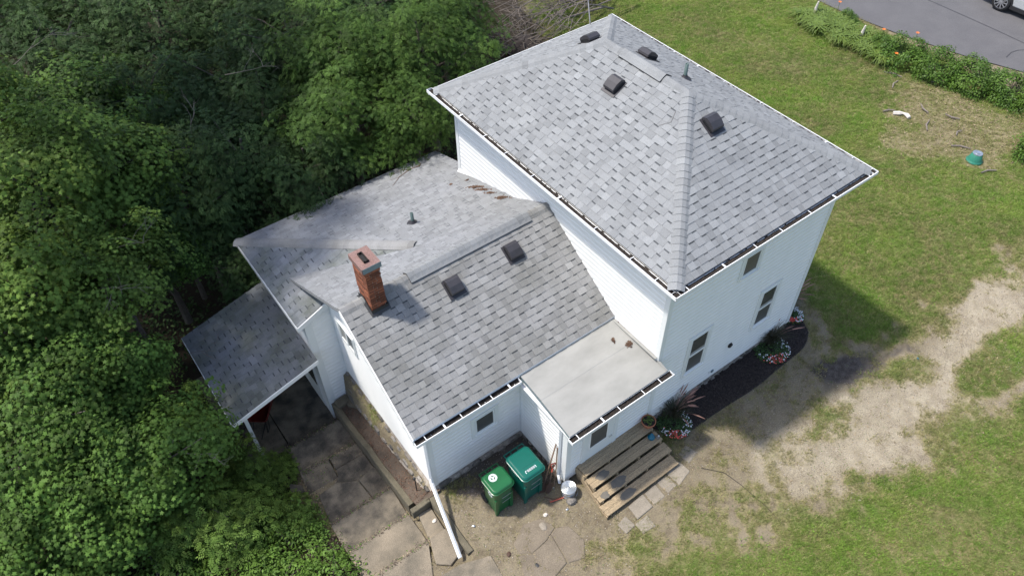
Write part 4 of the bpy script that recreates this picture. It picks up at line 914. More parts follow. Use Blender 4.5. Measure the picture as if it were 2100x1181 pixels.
# ---- wheeled bins
def rrect(x0,x1,y0,y1,r,z,n=4):
    pts = []
    for cx,cy,a0 in ((x1-r,y1-r,0),(x0+r,y1-r,90),(x0+r,y0+r,180),(x1-r,y0+r,270)):
        for k in range(n+1): a = math.radians(a0+90*k/n); pts.append((cx+r*math.cos(a),cy+r*math.sin(a),z))
    return pts
def loft(mb, rings, m=0, t=.5, cap0=True, cap1=True):
    n_ = len(rings[0]); vs = [p for r in rings for p in r]; fs = []
    for i in range(len(rings)-1):
        for k in range(n_): fs.append((i*n_+k, i*n_+(k+1) % n_, (i+1)*n_+(k+1) % n_, (i+1)*n_+k))
    if cap0: fs.append(tuple(range(n_-1,-1,-1)))
    if cap1: fs.append(tuple((len(rings)-1)*n_+k for k in range(n_)))
    return mb.add(vs, fs, m, t)
def wheelie(loc, w_, d_, h_, m, label, kind):
    """front faces -y; loc = centre on the ground"""
    r = empty('wheeled_bin', loc, label, 'bin', 'wheeled bins beside the back wall')
    hw, hd = w_/2, d_/2; k = .80
    mb = MB(); rings = []
    for z, s in ((0,.78),(.03,.80),(h_*.5,.90),(h_-.16,.965),(h_-.12,1.0),(h_-.06,1.0)):
        rings.append(rrect(-hw*s*.93,hw*s*.93,-hd*s*.90,hd*.86,.06*s,z))
    loft(mb, rings)
    # raised front rib panel and arches
    for sx in (-1,1): mb.box(sx*hw*.70-.035,sx*hw*.70+.035,-hd*.86,-hd*.70,.0,h_*.62)
    mb.build('body', m, r)
    mb = MB(); rings = []
    for z, s in ((h_-.075,1.03),(h_-.045,1.05),(h_-.04,1.0),(h_-.01,.97),(h_+.012,.90),(h_+.016,.82)):
        rings.append(rrect(-hw*s,hw*s,-hd*s,hd*s*.95,.09*s,z,5))
    loft(mb, rings); mb.add(rrect(-hw*.78,hw*.78,-hd*.80,-hd*.30,.05,h_+.0175), [tuple(range(20))][:1], 0, .62)
    mb.build('lid', m, r, False)
    mb = MB(); y_ = hd+.07; zz = h_-.05
    mb.tube([(-hw*.86,y_,zz),(hw*.86,y_,zz)],.014,6)
    for x in (-hw*.86,-hw*.3,hw*.3,hw*.86): mb.obox((x,hd+.02,zz-.01),(.01,0,0),(0,.055,0),(0,0,.012))
    mb.build('handle', m, r)
    for sx in (-1,1):
        mb = MB(); mb.lathe([(.02,-.02),(.10,-.022),(.115,-.01),(.115,.01),(.10,.022),(.02,.02)],(0,0,0),16)
        mb.v = [(sx*(hw*.80)+z, y+hd*.85, x+.115) for x, y, z in mb.v]; mb.build('wheel', M['rubber'], r, True)
    mb = MB()
    for zz in (h_*.42,h_*.62): mb.obox((0.05,-hd*(.79+.14*zz/h_)-.006,zz),(hw*.42,0,0),(0,.006,0),(0,0,.006))
    mb.build('grip_bar', M['galv'], r)
    if kind == 'recycle':
        def disc(c, X, Y, rad, nrm, m_, ring=False):
            c, X, Y, nrm = map(Vector, (c, X, Y, nrm)); n_ = 28; mb = MB()
            vs = [c+nrm*.002]+[c+nrm*.002+(X*math.cos(2*math.pi*q/n_)+Y*math.sin(2*math.pi*q/n_))*rad for q in range(n_)]
            mb.add(vs, [(0,1+q,1+(q+1) % n_) for q in range(n_)]); p_ = mb.build('recycling_emblem', m_, r)
            mb = MB()
            for a in range(3):   # three chasing arrows
                for b_, rr, wd in ((0,.50,.15),):
                    t0 = a*2*math.pi/3+.5; pts = []
                    arc = [t0+q*.27 for q in range(5)]
                    inn = [c+nrm*.004+(X*math.cos(t)+Y*math.sin(t))*rad*.30 for t in arc]; outr = [c+nrm*.004+(X*math.cos(t)+Y*math.sin(t))*rad*.56 for t in arc]
                    mb.add(inn+outr, [(q,q+1,5+q+1,5+q) for q in range(4)])
                    t1 = arc[-1]; tip = c+nrm*.004+(X*math.cos(t1+.42)+Y*math.sin(t1+.42))*rad*.43
                    mb.add([c+nrm*.004+(X*math.cos(t1)+Y*math.sin(t1))*rad*.18, c+nrm*.004+(X*math.cos(t1)+Y*math.sin(t1))*rad*.68, tip], [(0,1,2)])
            mb.build('chasing_arrows', M['bin_green'], p_)
            mb = MB()                                # ring of tiny lettering marks
            for q in range(30):
                if q % 10 == 9: continue
                t = 2*math.pi*q/30; cc = c+nrm*.003+(X*math.cos(t)+Y*math.sin(t))*rad*.84; rd = (X*math.cos(t)+Y*math.sin(t)); tg = (Y*math.cos(t)-X*math.sin(t))
                mb.obox(cc, rd*rad*.055, tg*rad*.045, nrm*.0005)
            mb.build('ring_lettering', M['pipe'], p_)
        disc((-.055,.075,h_+.016),(1,0,0),(0,1,0),.088,(0,0,1),M['petal_white'])
        disc((-hw*.93*.96-.002,-.06,h_*.74),(0,-1,0),(0,0,1),.075,(-1,0,.08),M['petal_white'])
    else:
        mb = MB(); z_ = h_+.019                       # worn white stencil on the lid
        def b_(x0,x1,y0,y1): mb.box(x0,x1,y0,y1,z_,z_+.001)
        y0_ = -hd*.66; hh = .055; x = -.135
        b_(x,x+.012,y0_-.008,y0_+hh); b_(x,x+.038,y0_+hh-.014,y0_+hh)
        for q in range(4):
            xx = x+.05+q*.046; b_(xx,xx+.012,y0_,y0_+hh); b_(xx+.026,xx+.038,y0_,y0_+hh); b_(xx,xx+.038,y0_+hh-.012,y0_+hh); b_(xx,xx+.038,y0_,y0_+.012)
            if q != 1: b_(xx,xx+.034,y0_+.022,y0_+.033)
        b_(x+.245,x+.257,y0_-.004,y0_+hh); b_(x+.236,x+.245,y0_+.032,y0_+.045)
        mb.build('stencil_marks', M['petal_white'], r)
        mb = MB(); 
        for q in range(6): mb.obox((-hw*.93*.965-.002,.12-q*.035,h_*.82),(.001,0,0),(0,.011,0),(0,0,.02))
        mb.build('side_marks', M['petal_white'], r)
        mb = MB(); mb.box(-hw*.6,hw*.8,-hd*.30,-hd*.285,h_+.017,h_+.0215,0,.1); mb.build('lid_groove', m, r)
    return r
wheelie((-3.63,.455,.0), .50, .50, .97, M['bin_green'], 'smaller bright green wheeled bin with white recycling emblem on its lid', 'recycle')
wheelie((-2.995,.395,.0), .535, .66, 1.04, M['bin_teal'], 'larger teal wheeled bin with worn white stencil on its lid', 'trash')
# ---- galvanised can
r = empty('metal_can', (-2.36,-.24,-.09), 'round galvanised can with shiny ridged lid beside the wooden steps', 'can')
mb = MB(); mb.lathe([(.001,.0),(.125,.0),(.13,.01),(.137,.12),(.142,.125),(.137,.13),(.143,.24),(.148,.245),(.143,.25),(.148,.34),(.001,.34)],n=28); mb.build('can_body', M['galv'], r, False)
mb = MB(); prof = [(.160,.325),(.163,.335),(.158,.352),(.15,.356)]
for q in range(5): a = .14-q*.024; prof += [(a,.352),(a-.006,.360),(a-.012,.360),(a-.018,.354)]
prof += [(.001,.357)]
mb.lathe(prof,n=32); mb.build('lid', M['galv'], r)
mb = MB(); mb.tube([(.165,-.05,.27),(.185,-.08,.2),(.15,-.12,.10),(.05,-.16,.07),(-.06,-.16,.10)],.004,5); mb.build('bail_handle', M['galv'], r)
# ---- garden tools
def tool(label, base, topp, kind):
    r = empty('shovel' if kind != 'rake' else 'garden_rake', base, label, 'shovel' if kind != 'rake' else 'rake')
    b = Vector((0,0,0)); t = Vector(topp)-Vector(base); d = t.normalized(); s = d.cross(Vector((0,-1,.3))).normalized(); f = s.cross(d).normalized()
    mb = MB(); mb.tube([d*.22, t], .015, 7); mb.build('shaft', M['handle'], r)
    if kind in ('spade','round'):
        mb = MB(); w0 = .085; pts = []
        for v, w_ in ((0,.03 if kind=='round' else .08),(.06,.075 if kind=='round' else .085),(.16,w0),(.24,w0*.95),(.255,.03)):
            for q in range(5): u = (q-2)/2; pts.append(d*v+s*w_*u+f*(.018*u*u))
        mb.add(pts, [(i*5+q,i*5+q+1,(i+1)*5+q+1,(i+1)*5+q) for i in range(4) for q in range(4)]); mb.tube([d*.2,d*.36],.018,7); mb.build('blade', M['rust'], r)
    if kind == 'round':
        mb = MB(); a = t-d*.11; w_ = .055; mb.tube([a, a+d*.03+s*w_*.6, t-d*.02+s*w_, t-d*.0+s*w_],.012,6); mb.tube([a, a+d*.03-s*w_*.6, t-d*.02-s*w_, t-s*w_],.012,6); mb.tube([t-s*w_*1.15,t+s*w_*1.15],.015,6); mb.tube([a-d*.09,a],.019,7); mb.build('grip', M['red_paint'], r)
    if kind == 'rake':
        mb = MB(); mb.obox(d*.2,s*.16,f*.006,d*.01)
        for q in range(12): mb.tube([d*.2+s*(-.155+.028*q), d*.2+s*(-.155+.028*q)-f*.06-d*.02],.003,4)
        mb.build('rake_head', M['red_paint'], r)
    return r
tool('old long wooden shovel leaning against the entry wall between teal bin and downspout', (-2.80,.10,.0), (-2.285,.30,1.16), 'spade')
tool('short shovel with coral red D grip leaning beside the teal bin', (-2.70,.02,.0), (-2.42,.20,.66), 'round')
r = empty('garden_fork_handle', (-2.53,.03,0), 'thin bare wooden tool pole leaning by the downspout', 'tool handle'); mb = MB(); mb.tube([(0,0,0),(.13,.10,.55),(.235,.22,1.08)], [.012,.013,.013], 6); mb.build('pole', M['handle'], r); mb = MB(); mb.tube([(-.004,-.004,-.01),(0,0,.05)],.016,6); mb.build('ferrule', M['galv'], r)
r = empty('garden_rake', (-2.62,-.23,.01), 'small rusty red rake head lying in the dirt by the shovels', 'rake'); mb = MB(); mb.obox((0,0,.02),(.17,-.05,0),(.003,.008,0),(0,0,.006))
for q in range(11): x = -.16+.032*q; mb.tube([(x,-x*.3,.02),(x+.02,-x*.3+.05,.005)],.003,4)
mb.build('rake_head', M['red_paint'], r); mb = MB(); mb.tube([(0,0,.02),(-.10,.10,.02),(-.2,.22,.025)],.008,5); mb.build('shaft', M['rust'], r)
# ---- wooden steps
st = empty('wooden_steps', (-1.05,-.58,0), 'weathered wooden porch steps with grey patches below the entry door', 'steps')
def plank(x0,x1,y0,y1,z,t=.5,th=.035,m='wood'):
    mb = MB(); c = .004
    c = .002; mb.add([(x0,y0+c,z),(x1,y0+c,z),(x1,y1-c,z),(x0,y1-c,z),(x0,y0,z-c),(x1,y0,z-c),(x1,y1,z-c),(x0,y1,z-c),(x0,y0,z-th),(x1,y0,z-th),(x1,y1,z-th),(x0,y1,z-th)],
        [(0,1,2,3),(0,4,5,1),(1,5,6,2),(2,6,7,3),(3,7,4,0),(4,8,9,5),(5,9,10,6),(6,10,11,7),(7,11,8,4),(8,11,10,9)],0,t)
    return mb.build('plank' if m == 'wood' else 'patch', M[m], st, org=(-1.05,-.58,0))
tz = (.43,.325,.215,.115); X0, X1 = -2.0, -.09
for q,(a,b) in enumerate([(-.088,.0-.016),(-.168,-.091),(-.248,-.171),(-.33,-.251)]): plank(X0+.02,X1-.02,a,b,tz[0]+rs.uniform(-.002,.002),rs.uniform(.35,.7))
for i,(ya,yb,xa,xb) in enumerate([(-.60,-.335,-2.01,-.07),(-.875,-.61,-2.06,-.05),(-1.155,-.885,-2.09,-.10)]):
    ym = (ya+yb)/2; plank(xa,xb,ym+.0015,yb-.008,tz[i+1],rs.uniform(.35,.75)); plank(xa+.01,xb,ya+.008,ym-.0015,tz[i+1]-.002,rs.uniform(.45,.95))
for x in (-1.97,-1.35,-.75,-.13):
    mb = MB(); mb.prism([(x-.018,-.05,tz[0]-.036),(x-.018,-.05,-.02),(x-.018,-1.14,-.02),(x-.018,-1.14,.08),(x-.018,-.88,.08),(x-.018,-.88,.18),(x-.018,-.61,.18),(x-.018,-.61,.29),(x-.018,-.33,.29),(x-.018,-.33,tz[0]-.036)],(.036,0,0)); mb.build('stringer', M['wood'], st, org=(-1.05,-.58,0))
mb = MB(); mb.prism([(-2.012,-.03,tz[0]-.036),(-2.012,-.03,.2),(-2.10,-1.15,-.02),(-2.10,-1.15,.08),(-2.07,-.88,.08),(-2.05,-.61,.18),(-2.03,-.33,.29),(-2.012,-.31,tz[0]-.036)],(.03,0,0)); mb.build('side_board', M['wood'], st, org=(-1.05,-.58,0))
def blotch(cx,cy,rx,ry,z):
    mb = MB(); n_ = 14; pts = [(cx+rx*math.cos(6.283*k/n_)*rs.uniform(.75,1.15), cy+ry*math.sin(6.283*k/n_)*rs.uniform(.8,1.05), z) for k in range(n_)]
    mb.add(pts+[(x,y,z-.004) for x,y,_ in pts],[tuple(range(n_))]+[(i,n_+i,n_+(i+1)%n_,(i+1)%n_) for i in range(n_)]); mb.build('grit_patch', M['patch'], st, org=(-1.05,-.58,0))
blotch(-1.66,-.47,.17,.10,tz[1]+.004); blotch(-1.45,-.74,.20,.11,tz[2]+.004); blotch(-1.42,-1.02,.20,.10,tz[3]+.004); blotch(-1.86,-.80,.10,.09,tz[2]+.003)
# ---- pot, blue pot, small ornament
r = empty('flower_pot', (-.14,-.19,.43), 'round terracotta pot with sparse yellow green seedlings on the deck corner', 'flower pot')
mb = MB(); mb.lathe([(.001,0),(.10,0),(.135,.13),(.155,.132),(.158,.165),(.143,.168),(.140,.135),(.001,.125)],n=28); mb.build('pot', M['terracotta'], r, False)
mb = MB(); mb.lathe([(.001,.145),(.06,.142),(.138,.14)],n=20); mb.build('soil', M['mulch'], r)
mb = MB()
for q in range(70):
    cx,cy = rs.choice([(-.05,.05),(.06,.06),(.07,-.02),(-.02,-.07),(.0,.0)]); x,y = cx+rs.gauss(0,.025),cy+rs.gauss(0,.025); a = rs.uniform(0,6.28); l = rs.uniform(.015,.03); z=.15+rs.uniform(0,.04)
    mb.add([(x,y,z),(x+l*math.cos(a)-.01*math.sin(a),y+l*math.sin(a)+.01*math.cos(a),z+.006),(x+2*l*math.cos(a),y+2*l*math.sin(a),z),(x+l*math.cos(a)+.01*math.sin(a),y+l*math.sin(a)-.01*math.cos(a),z+.006)],[(0,1,2,3)],0,rs.random())
mb.build('seedlings', M['leaf_lily'], r)
r = empty('blue_pot', (-.25,-.425,.325), 'small glossy blue ornament on the second wooden step', 'ornament')
mb = MB(); mb.lathe([(.001,0),(.072,0),(.08,.03),(.07,.06),(.045,.085),(.04,.11),(.03,.125),(.001,.13)],n=20); mb.build('body', M['blue_glaze'], r, True); mb = MB(); mb.lathe([(.028,.12),(.036,.135),(.02,.15),(.001,.152)],n=14); mb.build('neck', M['blue_glaze'], r, True)
r = empty('stone_ornament', (-.13,-.50,.325), 'little grey stone figure beside the blue ornament', 'ornament'); mb = MB(); mb.lathe([(.001,0),(.045,.0),(.05,.02),(.035,.045),(.001,.055)],n=12); mb.build('body', M['stone'], r, True); mb = MB(); mb.lathe([(.001,.04),(.022,.05),(.02,.075),(.001,.085)],(.01,-.01,0),n=10); mb.build('head', M['galv'], r, True)
# ---- rocks and blocks
def rock(loc, s, m, label, name='rock', flat=.6, seed=0):
    q = random.Random(seed); me_b = MB(); n_ = 9; rings = []
    for z, k in ((0,.9),(.35,1.0),(.7,.8),(.95,.4)):
        rings.append([(s*k*math.cos(6.283*i/n_)*q.uniform(.8,1.1), s*k*math.sin(6.283*i/n_)*q.uniform(.75,1.05)*.8, s*flat*z*q.uniform(.9,1.1)) for i in range(n_)])
    loft(me_b, rings); o = me_b.build(name, m); o.location = loc; o.rotation_euler.z = q.uniform(0,6); return tag(o, label, 'rock')
rock((-2.42,-.42,0), .13, M['stone'], 'large grey angular rock in front of the galvanised can', flat=.8, seed=1)
rock((-3.03,-.33,0), .055, M['bone'], 'pale oval stone in the dirt in front of the teal bin', seed=2)
rock((-3.22,-.50,0), .10, M['paver'], 'flat tan stone below the pale oval one in the bare yard', flat=.35, seed=3)
rock((-4.11,-.55,0), .06, M['rust'], 'small rusty brown lump in the dirt left of the broken patio', seed=4)
rock((-4.86,1.0,-.2), .055, M['bone'], 'yellowish pebble lying on the small square slab', seed=5)
rock((-2.60,-.50,0), .035, M['galv'], 'small white grey chip by the big grey rock', seed=6)
rock((-4.33,.35,0), .04, M['galv'], 'light grey pebble beside the drain pipe', seed=7)
rock((-3.80,-1.05,0.01), .05, M['flash'], 'dark scorched lump on the broken patio', flat=.2, seed=8)
rock((6.4,-2.5,0), .03, M['blue_glaze'], 'tiny bright blue scrap at the edge of the dirt drive', flat=.4, seed=9)
for k,(c,dim,rz,lb) in enumerate([((-4.68,4.82,-.80),(.10,.19,.16),.5,'loose concrete block standing on the soil bed by the stone wall'),((-4.88,5.12,-.86),(.17,.12,.17),.1,'chipped corner block at the top end of the mossy curb'),((-4.62,5.14,-.86),(.09,.12,.13),-.2,'dark broken block wedged between corner block and house wall')]):
    mb = MB(); loft(mb,[rrect(-dim[0],dim[0],-dim[1],dim[1],.02,0,1),rrect(-dim[0],dim[0],-dim[1],dim[1],.02,dim[2]-.012,1),rrect(-dim[0]+.012,dim[0]-.012,-dim[1]+.012,dim[1]-.012,.02,dim[2],1)])
    o = mb.build('concrete_block', M['curb']); o.location = c; o.rotation_euler.z = rz; tag(o, lb, 'concrete block')
# iron hook
r = empty('iron_stake', (-4.80,1.78,-.18), 'black iron stake with round knob at the foot of the stone wall', 'stake'); mb = MB(); mb.tube([(0,0,0),(.01,0,.5)],.012,6); mb.build('rod', M['black'], r); mb = MB(); mb.lathe([(.001,.49),(.03,.505),(.035,.53),(.025,.55),(.001,.555)],n=10); mb.build('knob', M['black'], r, True)
# wheelbarrow under the carport
r = empty('wheelbarrow', (-6.60,6.25,-1.41), 'dark red wheelbarrow standing under the carport roof', 'wheelbarrow', rz=.9)
mb = MB(); loft(mb,[rrect(-.20,.22,-.18,.18,.05,.28),rrect(-.32,.36,-.29,.29,.06,.52),rrect(-.34,.38,-.31,.31,.06,.525),rrect(-.31,.35,-.28,.28,.06,.52),rrect(-.19,.21,-.17,.17,.05,.30)]); mb.build('tub', M['dark_red'], r)
mb = MB(); 
for s in (-1,1): mb.tube([(.5,s*.06,.14),(.1,s*.17,.27),(-.75,s*.27,.45)],.016,6); mb.tube([(-.22,s*.2,.3),(-.3,s*.2,.0),(-.14,s*.2,0),(-.05,s*.17,.28)],.012,6)
mb.build('frame', M['black'], r)
mb = MB(); mb.lathe([(.03,-.03),(.15,-.04),(.18,0),(.15,.04),(.03,.03)],n=16); mb.v = [(x+.5,z,y+.18) for x,y,z in mb.v]; mb.build('wheel', M['rubber'], r, True)
# service cable
mb = MB(); a, b = Vector((4.31,7.36,4.93)), Vector((10.8,15.7,5.95)); mb.tube([a.lerp(b,t)-Vector((0,0,1))*.5*t*(1-t)*2 for t in [i/14 for i in range(15)]],.014,6); o = mb.build('service_cable', M['cable']); tag(o, 'twisted grey service cable leaving the far left roof edge', 'cable')
# green cover, stakes, bits of wood
r = empty('utility_cover', (14.18,.86,0), 'green flared plastic cover with grey cap standing in the lawn', 'utility cover'); r.scale = (.85,.85,.85)
mb = MB(); mb.lathe([(.27,0),(.28,.03),(.25,.05),(.235,.10),(.17,.30),(.16,.31)],n=24); mb.build('skirt', M['green_cover'], r, True); mb = MB(); mb.lathe([(.16,.30),(.165,.335),(.12,.34),(.115,.32),(.07,.32),(.07,.36),(.001,.365)],n=20); mb.build('cap', M['galv'], r)
for loc, lb, h in (((17.22,9.24,0),'pale wooden stake at the left end of the daylilies',.62),((17.15,7.14,0),'pale wooden stake standing inside the daylily bed',.6)):
    mb = MB(); mb.tube([(0,0,0),(.03,.02,h*.6),(.05,0,h)],[.07,.055,.03],7); mb.tube([(.03,.01,h*.7),(.12,.05,h*.8)],.02,5); o = mb.build('stake', M['bone']); o.location = loc; tag(o, lb, 'stake')
def stick(pts, rad, label, m='deadwood', cat='stick'):
    mb = MB(); mb.tube(pts, rad, 6); o = mb.build('stick' if cat == 'stick' else 'driftwood', M[m]); return tag(o, label, cat)
stick([(14.30,3.75,.04),(14.42,3.62,.06),(14.50,3.52,.07),(14.52,3.40,.06),(14.46,3.28,.05)], [.06,.07,.035,.07,.06], 'white bone shaped piece of wood lying in the bare patch of lawn', 'bone', 'driftwood')
for i,(x,y,L_,a,lb) in enumerate([(15.75,4.7,.55,.3,'grey stick at the top of the bare patch near the daylilies'),(17.0,3.9,.5,-.6,'pale stick at the foot of the clipped hedge'),(15.3,3.3,.5,1.1,'short forked twig right of the white wood'),(14.6,2.7,.6,.5,'light stick below the white wood'),(14.4,1.45,.55,-.9,'pale stick above the green cover'),(14.3,3.9,.4,-.5,'thin brown twig left of the white wood'),(15.0,1.9,.35,.2,'short pale stick between green cover and hedge'),(16.2,5.1,.6,-1.2,'bleached twig under the daylilies'),(9.2,2.6,.25,.6,'lone twig in the open lawn right of the house'),(15.6,2.5,.45,1.9,'grey stick in the dry grass below the hedge'),(14.0,.3,.5,-.4,'thin root like twig right below the green cover')]):
    d = Vector((math.cos(a),math.sin(a),0)); p = Vector((x,y,.05)); n_ = Vector((-d.y,d.x,0))
    stick([p-d*L_/2,p+n_*.05,p+d*L_/2-n_*.02],[.018,.028,.014],lb)
# wire / crack line across the near lawn
mb = MB(); pts = [(0.25,-1.48),(.55,-1.85),(.62,-2.25),(.66,-2.9),(.60,-3.6),(.62,-4.3)]; mb.tube([(x,y,.02+ (i%2)*.006) for i,(x,y) in enumerate(pts)],.005,5); o = mb.build('ground_wire', M['black']); tag(o,'thin dark wire lying across the dry lawn below the flower bed','wire')
# ---- fallen leaf heaps and twig on the roofs
def heap(c, rad, n_, label, zfun, elong=(1,1), ang=0):
    k = n_; P0 = rng.normal(0, 1, (k, 2))*np.array(elong)*rad*.45; ca, sa = math.cos(ang), math.sin(ang)
    P_ = np.stack([P0[:,0]*ca-P0[:,1]*sa, P0[:,0]*sa+P0[:,1]*ca],1); X, Y = P_[:,0]+c[0], P_[:,1]+c[1]
    Zb = zfun(X, Y)+.02+rng.uniform(0, .03, k)*np.exp(-(P0**2).sum(1)/(rad*.5)**2); a = rng.uniform(0,6.28,k); s = rng.uniform(.012,.03,k)
    C_ = np.stack([P_[:,0],P_[:,1],Zb-zfun(c[0],c[1])],1); d1 = np.stack([np.cos(a),np.sin(a),rng.uniform(-.5,.5,k)],1)*s[:,None]; d2 = np.stack([-np.sin(a),np.cos(a),rng.uniform(-.5,.5,k)],1)*s[:,None]*.6
    V = np.concatenate([C_-d1,C_+d2,C_+d1,C_-d2]); i0 = np.arange(k); F = np.concatenate([np.stack([i0,i0+k,i0+2*k],1),np.stack([i0,i0+2*k,i0+3*k],1)])
    o = npmesh('leaf_pile', V, F, M['dead_leaf'], tone=np.tile(rng.random(k),2)); o.location = (c[0],c[1],float(zfun(c[0],c[1]))); tag(o, label, 'leaf pile', 'leaf piles caught on the roofs')
z1n = lambda x, y: 2.192+.313*(8.532-y)+0*x; zpn = lambda x, y: 2.49-.062*(1.21-y)+0*x
for c, rad, n_, el, an, lb in [((-.28,5.87),.13,160,(1.6,.4),-.9,'upper brown leaf drift on the rear roof beside the tall wall'),((-.25,5.62),.12,130,(1.6,.35),-.9,'second brown leaf drift down the rear roof along the wall'),((-.24,5.33),.10,70,(1.5,.35),-.9,'thin middle leaf drift near the ridge end'),((-.21,4.92),.13,150,(1.3,.5),-.9,'lowest rusty leaf drift on the rear roof by the wall'),((-.57,6.49),.05,25,(1,.6),0,'tiny scatter of leaves up the rear roof'),((-.2,6.35),.05,20,(1,.6),0,'few leaves near the white corner of the tall wall')]:
    heap(c, rad, n_, lb, z1n, el, an)
for c, rad, n_, el, an, lb in [((-.22,.62),.075,120,(1,.8),.5,'curled brown leaf clump on the pale entry roof seam'),((-.42,.86),.055,60,(1,.5),1.2,'small leaf clump left of the seam on the entry roof'),((-.03,.72),.06,50,(.6,1),0,'leaf clump against the wall on the entry roof'),((-.03,1.13),.05,50,(.5,1.4),0,'leaves where shingles meet the entry roof'),((-.03,.95),.04,40,(.5,1.6),0,'thin line of leaves along the wall above the entry roof')]:
    heap(c, rad, n_, lb, zpn, el, an)
mb = MB(); zt1 = lambda x,y: z1n(x,y)+.03
br = [(-1.55,7.25),(-1.35,7.05),(-1.2,6.75),(-1.3,6.5)]
mb.tube([(x,y,zt1(x,y)) for x,y in [(-.42,8.2),(-.5,8.1),(-.75,8.15),(-1.15,8.0),(-1.5,7.7)]],[.018,.014,.010,.007,.004],5); mb.tube([(x,y,zt1(x,y)) for x,y in [(-.75,8.15),(-.95,8.3),(-1.2,8.28)]],[.008,.006,.003],5); mb.tube([(x,y,zt1(x,y)) for x,y in [(-1.15,8.0),(-1.4,8.05)]],[.005,.003],4)
o = mb.build('fallen_twig', M['handle']); tag(o, 'forked brown twig lying on the rear roof', 'twig')
mb = MB(); mb.tube([(1.9,2.2,Z_(1.9,2.2)+.02),(1.7,2.1,Z_(1.7,2.1)+.03),(1.55,2.25,Z_(1.55,2.25)+.02)],.003,4); o = mb.build('fallen_twig', M['bark']); tag(o, 'tiny twig on the big upper roof', 'twig')

# ---- parked car (only its near corner shows)
r = empty('parked_car', (23.95,3.95,.012), 'silver car on the road with its alloy wheel at the photo edge', 'car')
bodyz = [(-2.3,.42,.55),(-2.25,.35,.80),(-1.5,.28,.92),(-.6,.26,.95),(1.0,.26,.96),(2.1,.30,.92),(2.35,.38,.75),(2.4,.45,.55)]
mb = MB(); rings = []
for y, zb_, zt_ in bodyz:
    hw = .90 if abs(y) < 2 else .82; rings.append([(-hw+.06,y,zb_),(-hw,y,zb_+.10),(-hw,y,(zb_+zt_)/2),(-hw+.03,y,zt_-.06),(-hw+.12,y,zt_),(hw-.12,y,zt_),(hw-.03,y,zt_-.06),(hw,y,(zb_+zt_)/2),(hw,y,zb_+.10),(hw-.06,y,zb_)])
loft(mb, rings); mb.build('body', M['carpaint'], r, False)
mb = MB(); rings = []
for y, zt_, hw in ((-2.1,.93,.74),(-1.75,1.42,.62),(-.2,1.56,.62),(.7,1.50,.62),(1.45,.95,.74)): rings.append([(-hw-.06,y*.98 if zt_>1 else y,.90),(-hw,y,zt_-.05),(-hw+.08,y,zt_),(hw-.08,y,zt_),(hw,y,zt_-.05),(hw+.06,y,.90)])
loft(mb, rings); mb.build('cabin', M['carglass'], r)
mb = MB(); mb.box(-.56,.56,-1.7,.62,1.54,1.585); mb.build('roof', M['carpaint'], r)
for s in (-1,1):
    mb = MB(); mb.box(s*.86,s*.905,-1.9,1.1,.20,.33); mb.build('sill', M['cartrim'], r)
    for y in (1.42,-1.38):
        wr = bpy.data.objects.new('wheel', None); COL.objects.link(wr); wr.parent = r
        mb = MB(); mb.lathe([(.24,-.10),(.32,-.11),(.345,-.07),(.345,.07),(.32,.11),(.24,.10)],n=28); mb.v=[(z+s*.85,x+y,q+.345) for x,q,z in mb.v]; mb.build('tyre', M['rubber'], wr, True)
        mb = MB(); mb.lathe([(.245,-.09),(.245,.09)],n=28); 
        for k in range(10):
            a = k*.628; mb.obox((.13*math.cos(a),.13*math.sin(a),.09*s),(.11*math.cos(a),.11*math.sin(a),0),(-.018*math.sin(a),.018*math.cos(a),0),(0,0,.01))
        mb.lathe([(.24,.085*s),(.225,.10*s),(.245,.095*s)],n=28); mb.lathe([(.05,.09*s),(.04,.11*s),(.001,.112*s)],n=12); mb.v=[(z+s*.86,x+y,q+.345) for x,q,z in mb.v]; mb.build('rim', M['rim'], wr)
        mb = MB(); n_=14; vs=[]
        for rr_ in (.36,.42):
            for k in range(n_+1): a = math.pi*k/n_; vs.append((s*.908,y+rr_*math.cos(a),.345+rr_*math.sin(a)))
        mb.add(vs,[(k,k+1,n_+1+k+1,n_+1+k) for k in range(n_)]); vs=[(s*.905,y,.345)]+[(s*.905,y+.36*math.cos(math.pi*2*k/24),.345+.36*math.sin(math.pi*2*k/24)) for k in range(24)]; mb.add(vs,[(0,1+k,1+(k+1)%24) for k in range(24)]); mb.build('wheel_arch', M['cartrim'], r)
# ================================================================= VEGETATION
MAPLE = (np.array([(0,.08,0),(.50,.10,-.05),(.28,.34,0),(.58,.66,-.08),(.20,.64,0),(0,1,-.1),(-.20,.64,0),(-.58,.66,-.08),(-.28,.34,0),(-.50,.10,-.05),(0,.42,.05)]),
         np.array([(i,(i+1) % 10,10) for i in range(10)]))
OVATE = (np.array([(0,0,0),(.26,.38,.03),(0,1,-.1),(-.26,.38,.03),(0,.42,-.03)]), np.array([(0,1,4),(1,2,4),(2,3,4),(3,0,4)]))
LANCE = (np.array([(0,0,0),(.17,.35,.02),(0,1,-.12),(-.17,.35,.02)]), np.array([(0,1,3),(1,2,3)]))
def pinnate(n_=3):
    V = []; F = []
    for i in range(n_):
        for s in (-1, 1):
            b = len(V); y = .22+.24*i; L_ = .42
            V += [(0,y,0),(s*.14,y+.16,.01),(s*L_,y+.20,-.08),(s*.18,y-.02,.01)]; F += [(b,b+1,b+3),(b+1,b+2,b+3)]
    b = len(V); V += [(0,.85,0),(.12,1.02,0),(0,1.35,-.12),(-.12,1.02,0)]; F += [(b,b+1,b+3),(b+1,b+2,b+3)]
    return np.array(V), np.array(F)
PINN = pinnate()
def nrmz(a): return a/(np.linalg.norm(a, axis=-1, keepdims=True)+1e-9)
